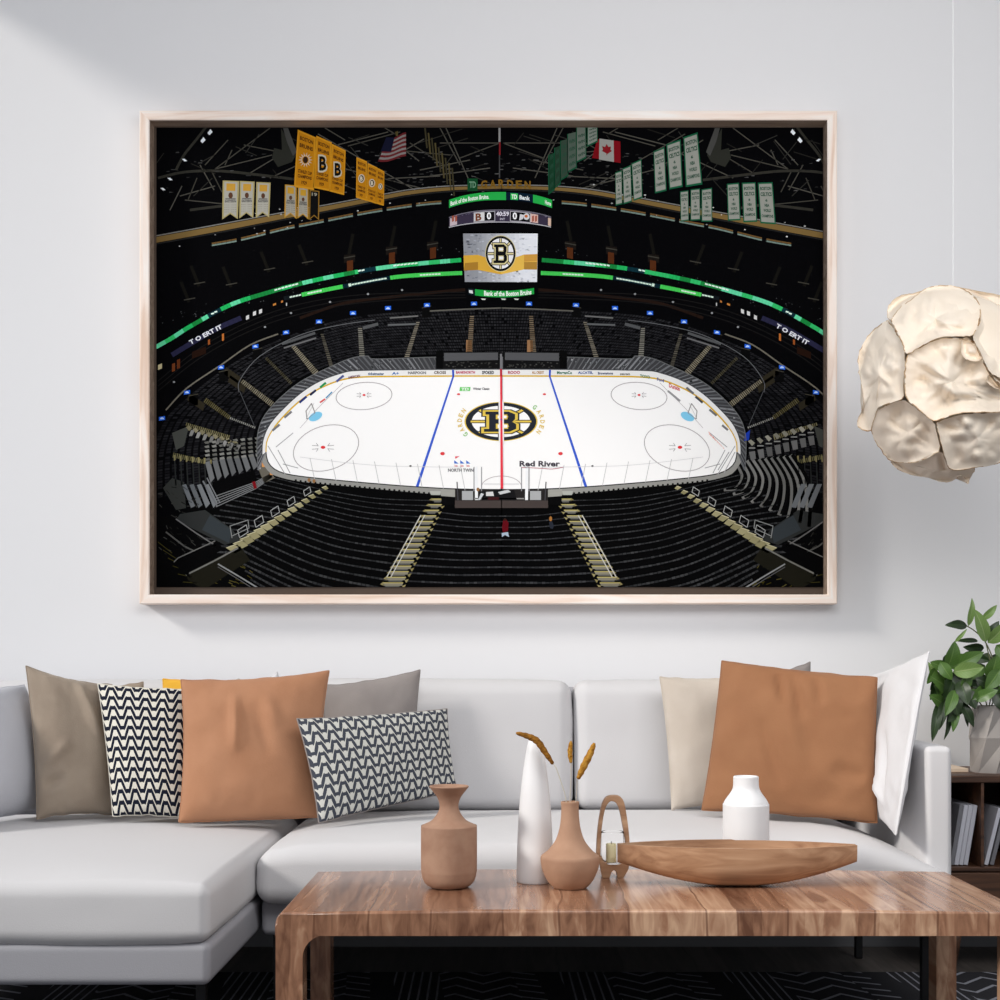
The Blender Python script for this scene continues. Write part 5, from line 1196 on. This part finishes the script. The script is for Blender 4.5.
for q in (((684, 138), (697, 133.5), (701.5, 183.5), (686.5, 186), 0), ((667, 145), (680, 140.5), (682, 186), (670, 188.5), 0), ((654, 152), (664, 148), (666, 190), (655.5, 192.5), 0),
          ((632, 164), (641, 160), (642, 197), (634, 200), 0), ((623, 169), (630.5, 166), (631.5, 201), (624, 203.5), 0), ((615.5, 173), (621.5, 171), (622, 203.5), (616, 205), 0),
          ((680.5, 192), (688, 191), (688.5, 220), (681, 221), 0), ((691, 190), (699.5, 189), (700, 219.5), (691, 220), 0), ((702, 190), (711.5, 188.5), (711.8, 221), (702, 221), 0),
          ((727.5, 184.5), (738.5, 183.5), (740, 219.5), (728.5, 220), 0), ((742.5, 183.5), (755, 183), (756.5, 221), (744, 221.5), 0), ((758.5, 183.5), (772, 183), (775, 223.5), (761, 222.5), 0)):
    banner(q[0], q[1], q[2], q[3], WF, GRN, CL, CI)
for k_, (x0, x1, y1, w_) in enumerate(((588, 597, 142, 1), (577, 585.5, 158, 1), (568, 576, 168, 1), (561, 567.5, 176, 1), (555, 560, 184, 1), (549, 554, 190, 1))):
    c_ = [(128, 136, 128), (104, 112, 104), (78, 92, 82), (52, 70, 58), (36, 58, 44), (24, 60, 40)][k_]
    poly([(x0-.8, 120+k_*7), (x1+.4, 118+k_*7), (x1+.8, y1), (x0-.8, y1+5)], (22, 78, 52), 8); poly([(x0, 120+k_*7), (x1-.4, 118+k_*7), (x1, y1-1.4), (x0, y1+3)], c_, 9)
    W_ = quadwarp((x0+1, 128+k_*5), (x1-1, 126+k_*5), (x1-.6, y1-3), (x0+1, y1+1)); 
    for j in range(4): text('WIN', lambda u, v2: W_(u, .8-.25*j+.12*v2), (40, 74, 58), 10)
# flags
W_ = quadwarp((388, 138), (405.5, 135.5), (406, 157), (376, 163)); 
W_ = lambda u, v2: (378+28*u+(10-10*u)*v2, 161.5-24*v2-4*u+(1.5*math.sin(u*5)))
for k_ in range(11): band([W_(u/6, (k_+1)/11) for u in range(7)], [W_(u/6, k_/11) for u in range(7)], (98, 34, 38) if k_ % 2 == 0 else (128, 122, 120), 7)
poly([W_(-.1, 1.0), W_(.36, 1.0), W_(.38, .40), W_(-.06, .42)], (20, 22, 42), 8)
poly([(591, 153), (598, 158), (596, 139.5), (601, 138), (598, 160)][:0] or [(592, 158), (599, 159), (600, 138.5), (597, 140)], (118, 16, 24), 7); poly([(599.4, 138.5), (613.6, 140.5), (614, 162), (599, 159.5)], (150, 150, 146), 8); poly([(613.4, 140.5), (620.4, 141.5), (620.6, 163), (613.8, 162)], (122, 16, 26), 7)
poly([(606.6, 144), (608.4, 147), (611, 146.4), (610.4, 149.6), (612, 151), (607.4, 154), (602, 151), (603, 149.4), (602, 146), (605, 147)], (128, 26, 34), 10); line(606.8, 152, 606.8, 155, .7, (128, 26, 34), 9)
for k_ in range(9): line(425+k_*3.4, 128+k_*5, 427+k_*3.4, 148+k_*6, 1.6, (78, 70, 44) if k_ % 2 else (58, 54, 38), 4)
poly([(395, 132), (398, 131), (398, 136), (396, 136)], (80, 70, 40), 4)

me = bpy.data.meshes.new('printed_canvas'); 
# canvas block under the print
cb = [at(C0, R1, PYP+.0001), at(C1, R1, PYP+.0001), at(C1, R0, PYP+.0001), at(C0, R0, PYP+.0001)]
o0 = len(PV)
for p in cb: PV.append(p)
for p in cb: PV.append(Vector((p.x, WALLY-.013, p.z)))
for q in ([0, 1, 2, 3], [0, 4, 5, 1], [1, 5, 6, 2], [2, 6, 7, 3], [3, 7, 4, 0]): PF.append([o0+i for i in q]); PC.append(rgb(20, 20, 22))
me.from_pydata([tuple(p) for p in PV], [], PF); me.update()
ca = me.color_attributes.new('ink', 'FLOAT_COLOR', 'CORNER')
buf = []
for p, c_ in zip(me.polygons, PC): buf += list(c_)*p.loop_total
ca.data.foreach_set('color', buf)
PM = mat('printed_ink', (1, 1, 1, 1), .8, .03); q = NT(PM)
at_ = q.n('ShaderNodeAttribute', attribute_name='ink'); q.l(at_.outputs['Color'], q.b.inputs['Base Color'])
me.materials.append(PM)
po = bpy.data.objects.new('printed_canvas', me); COL.objects.link(po); po.parent = pic; po.matrix_parent_inverse = Matrix.Translation(-Vector(pic.location))
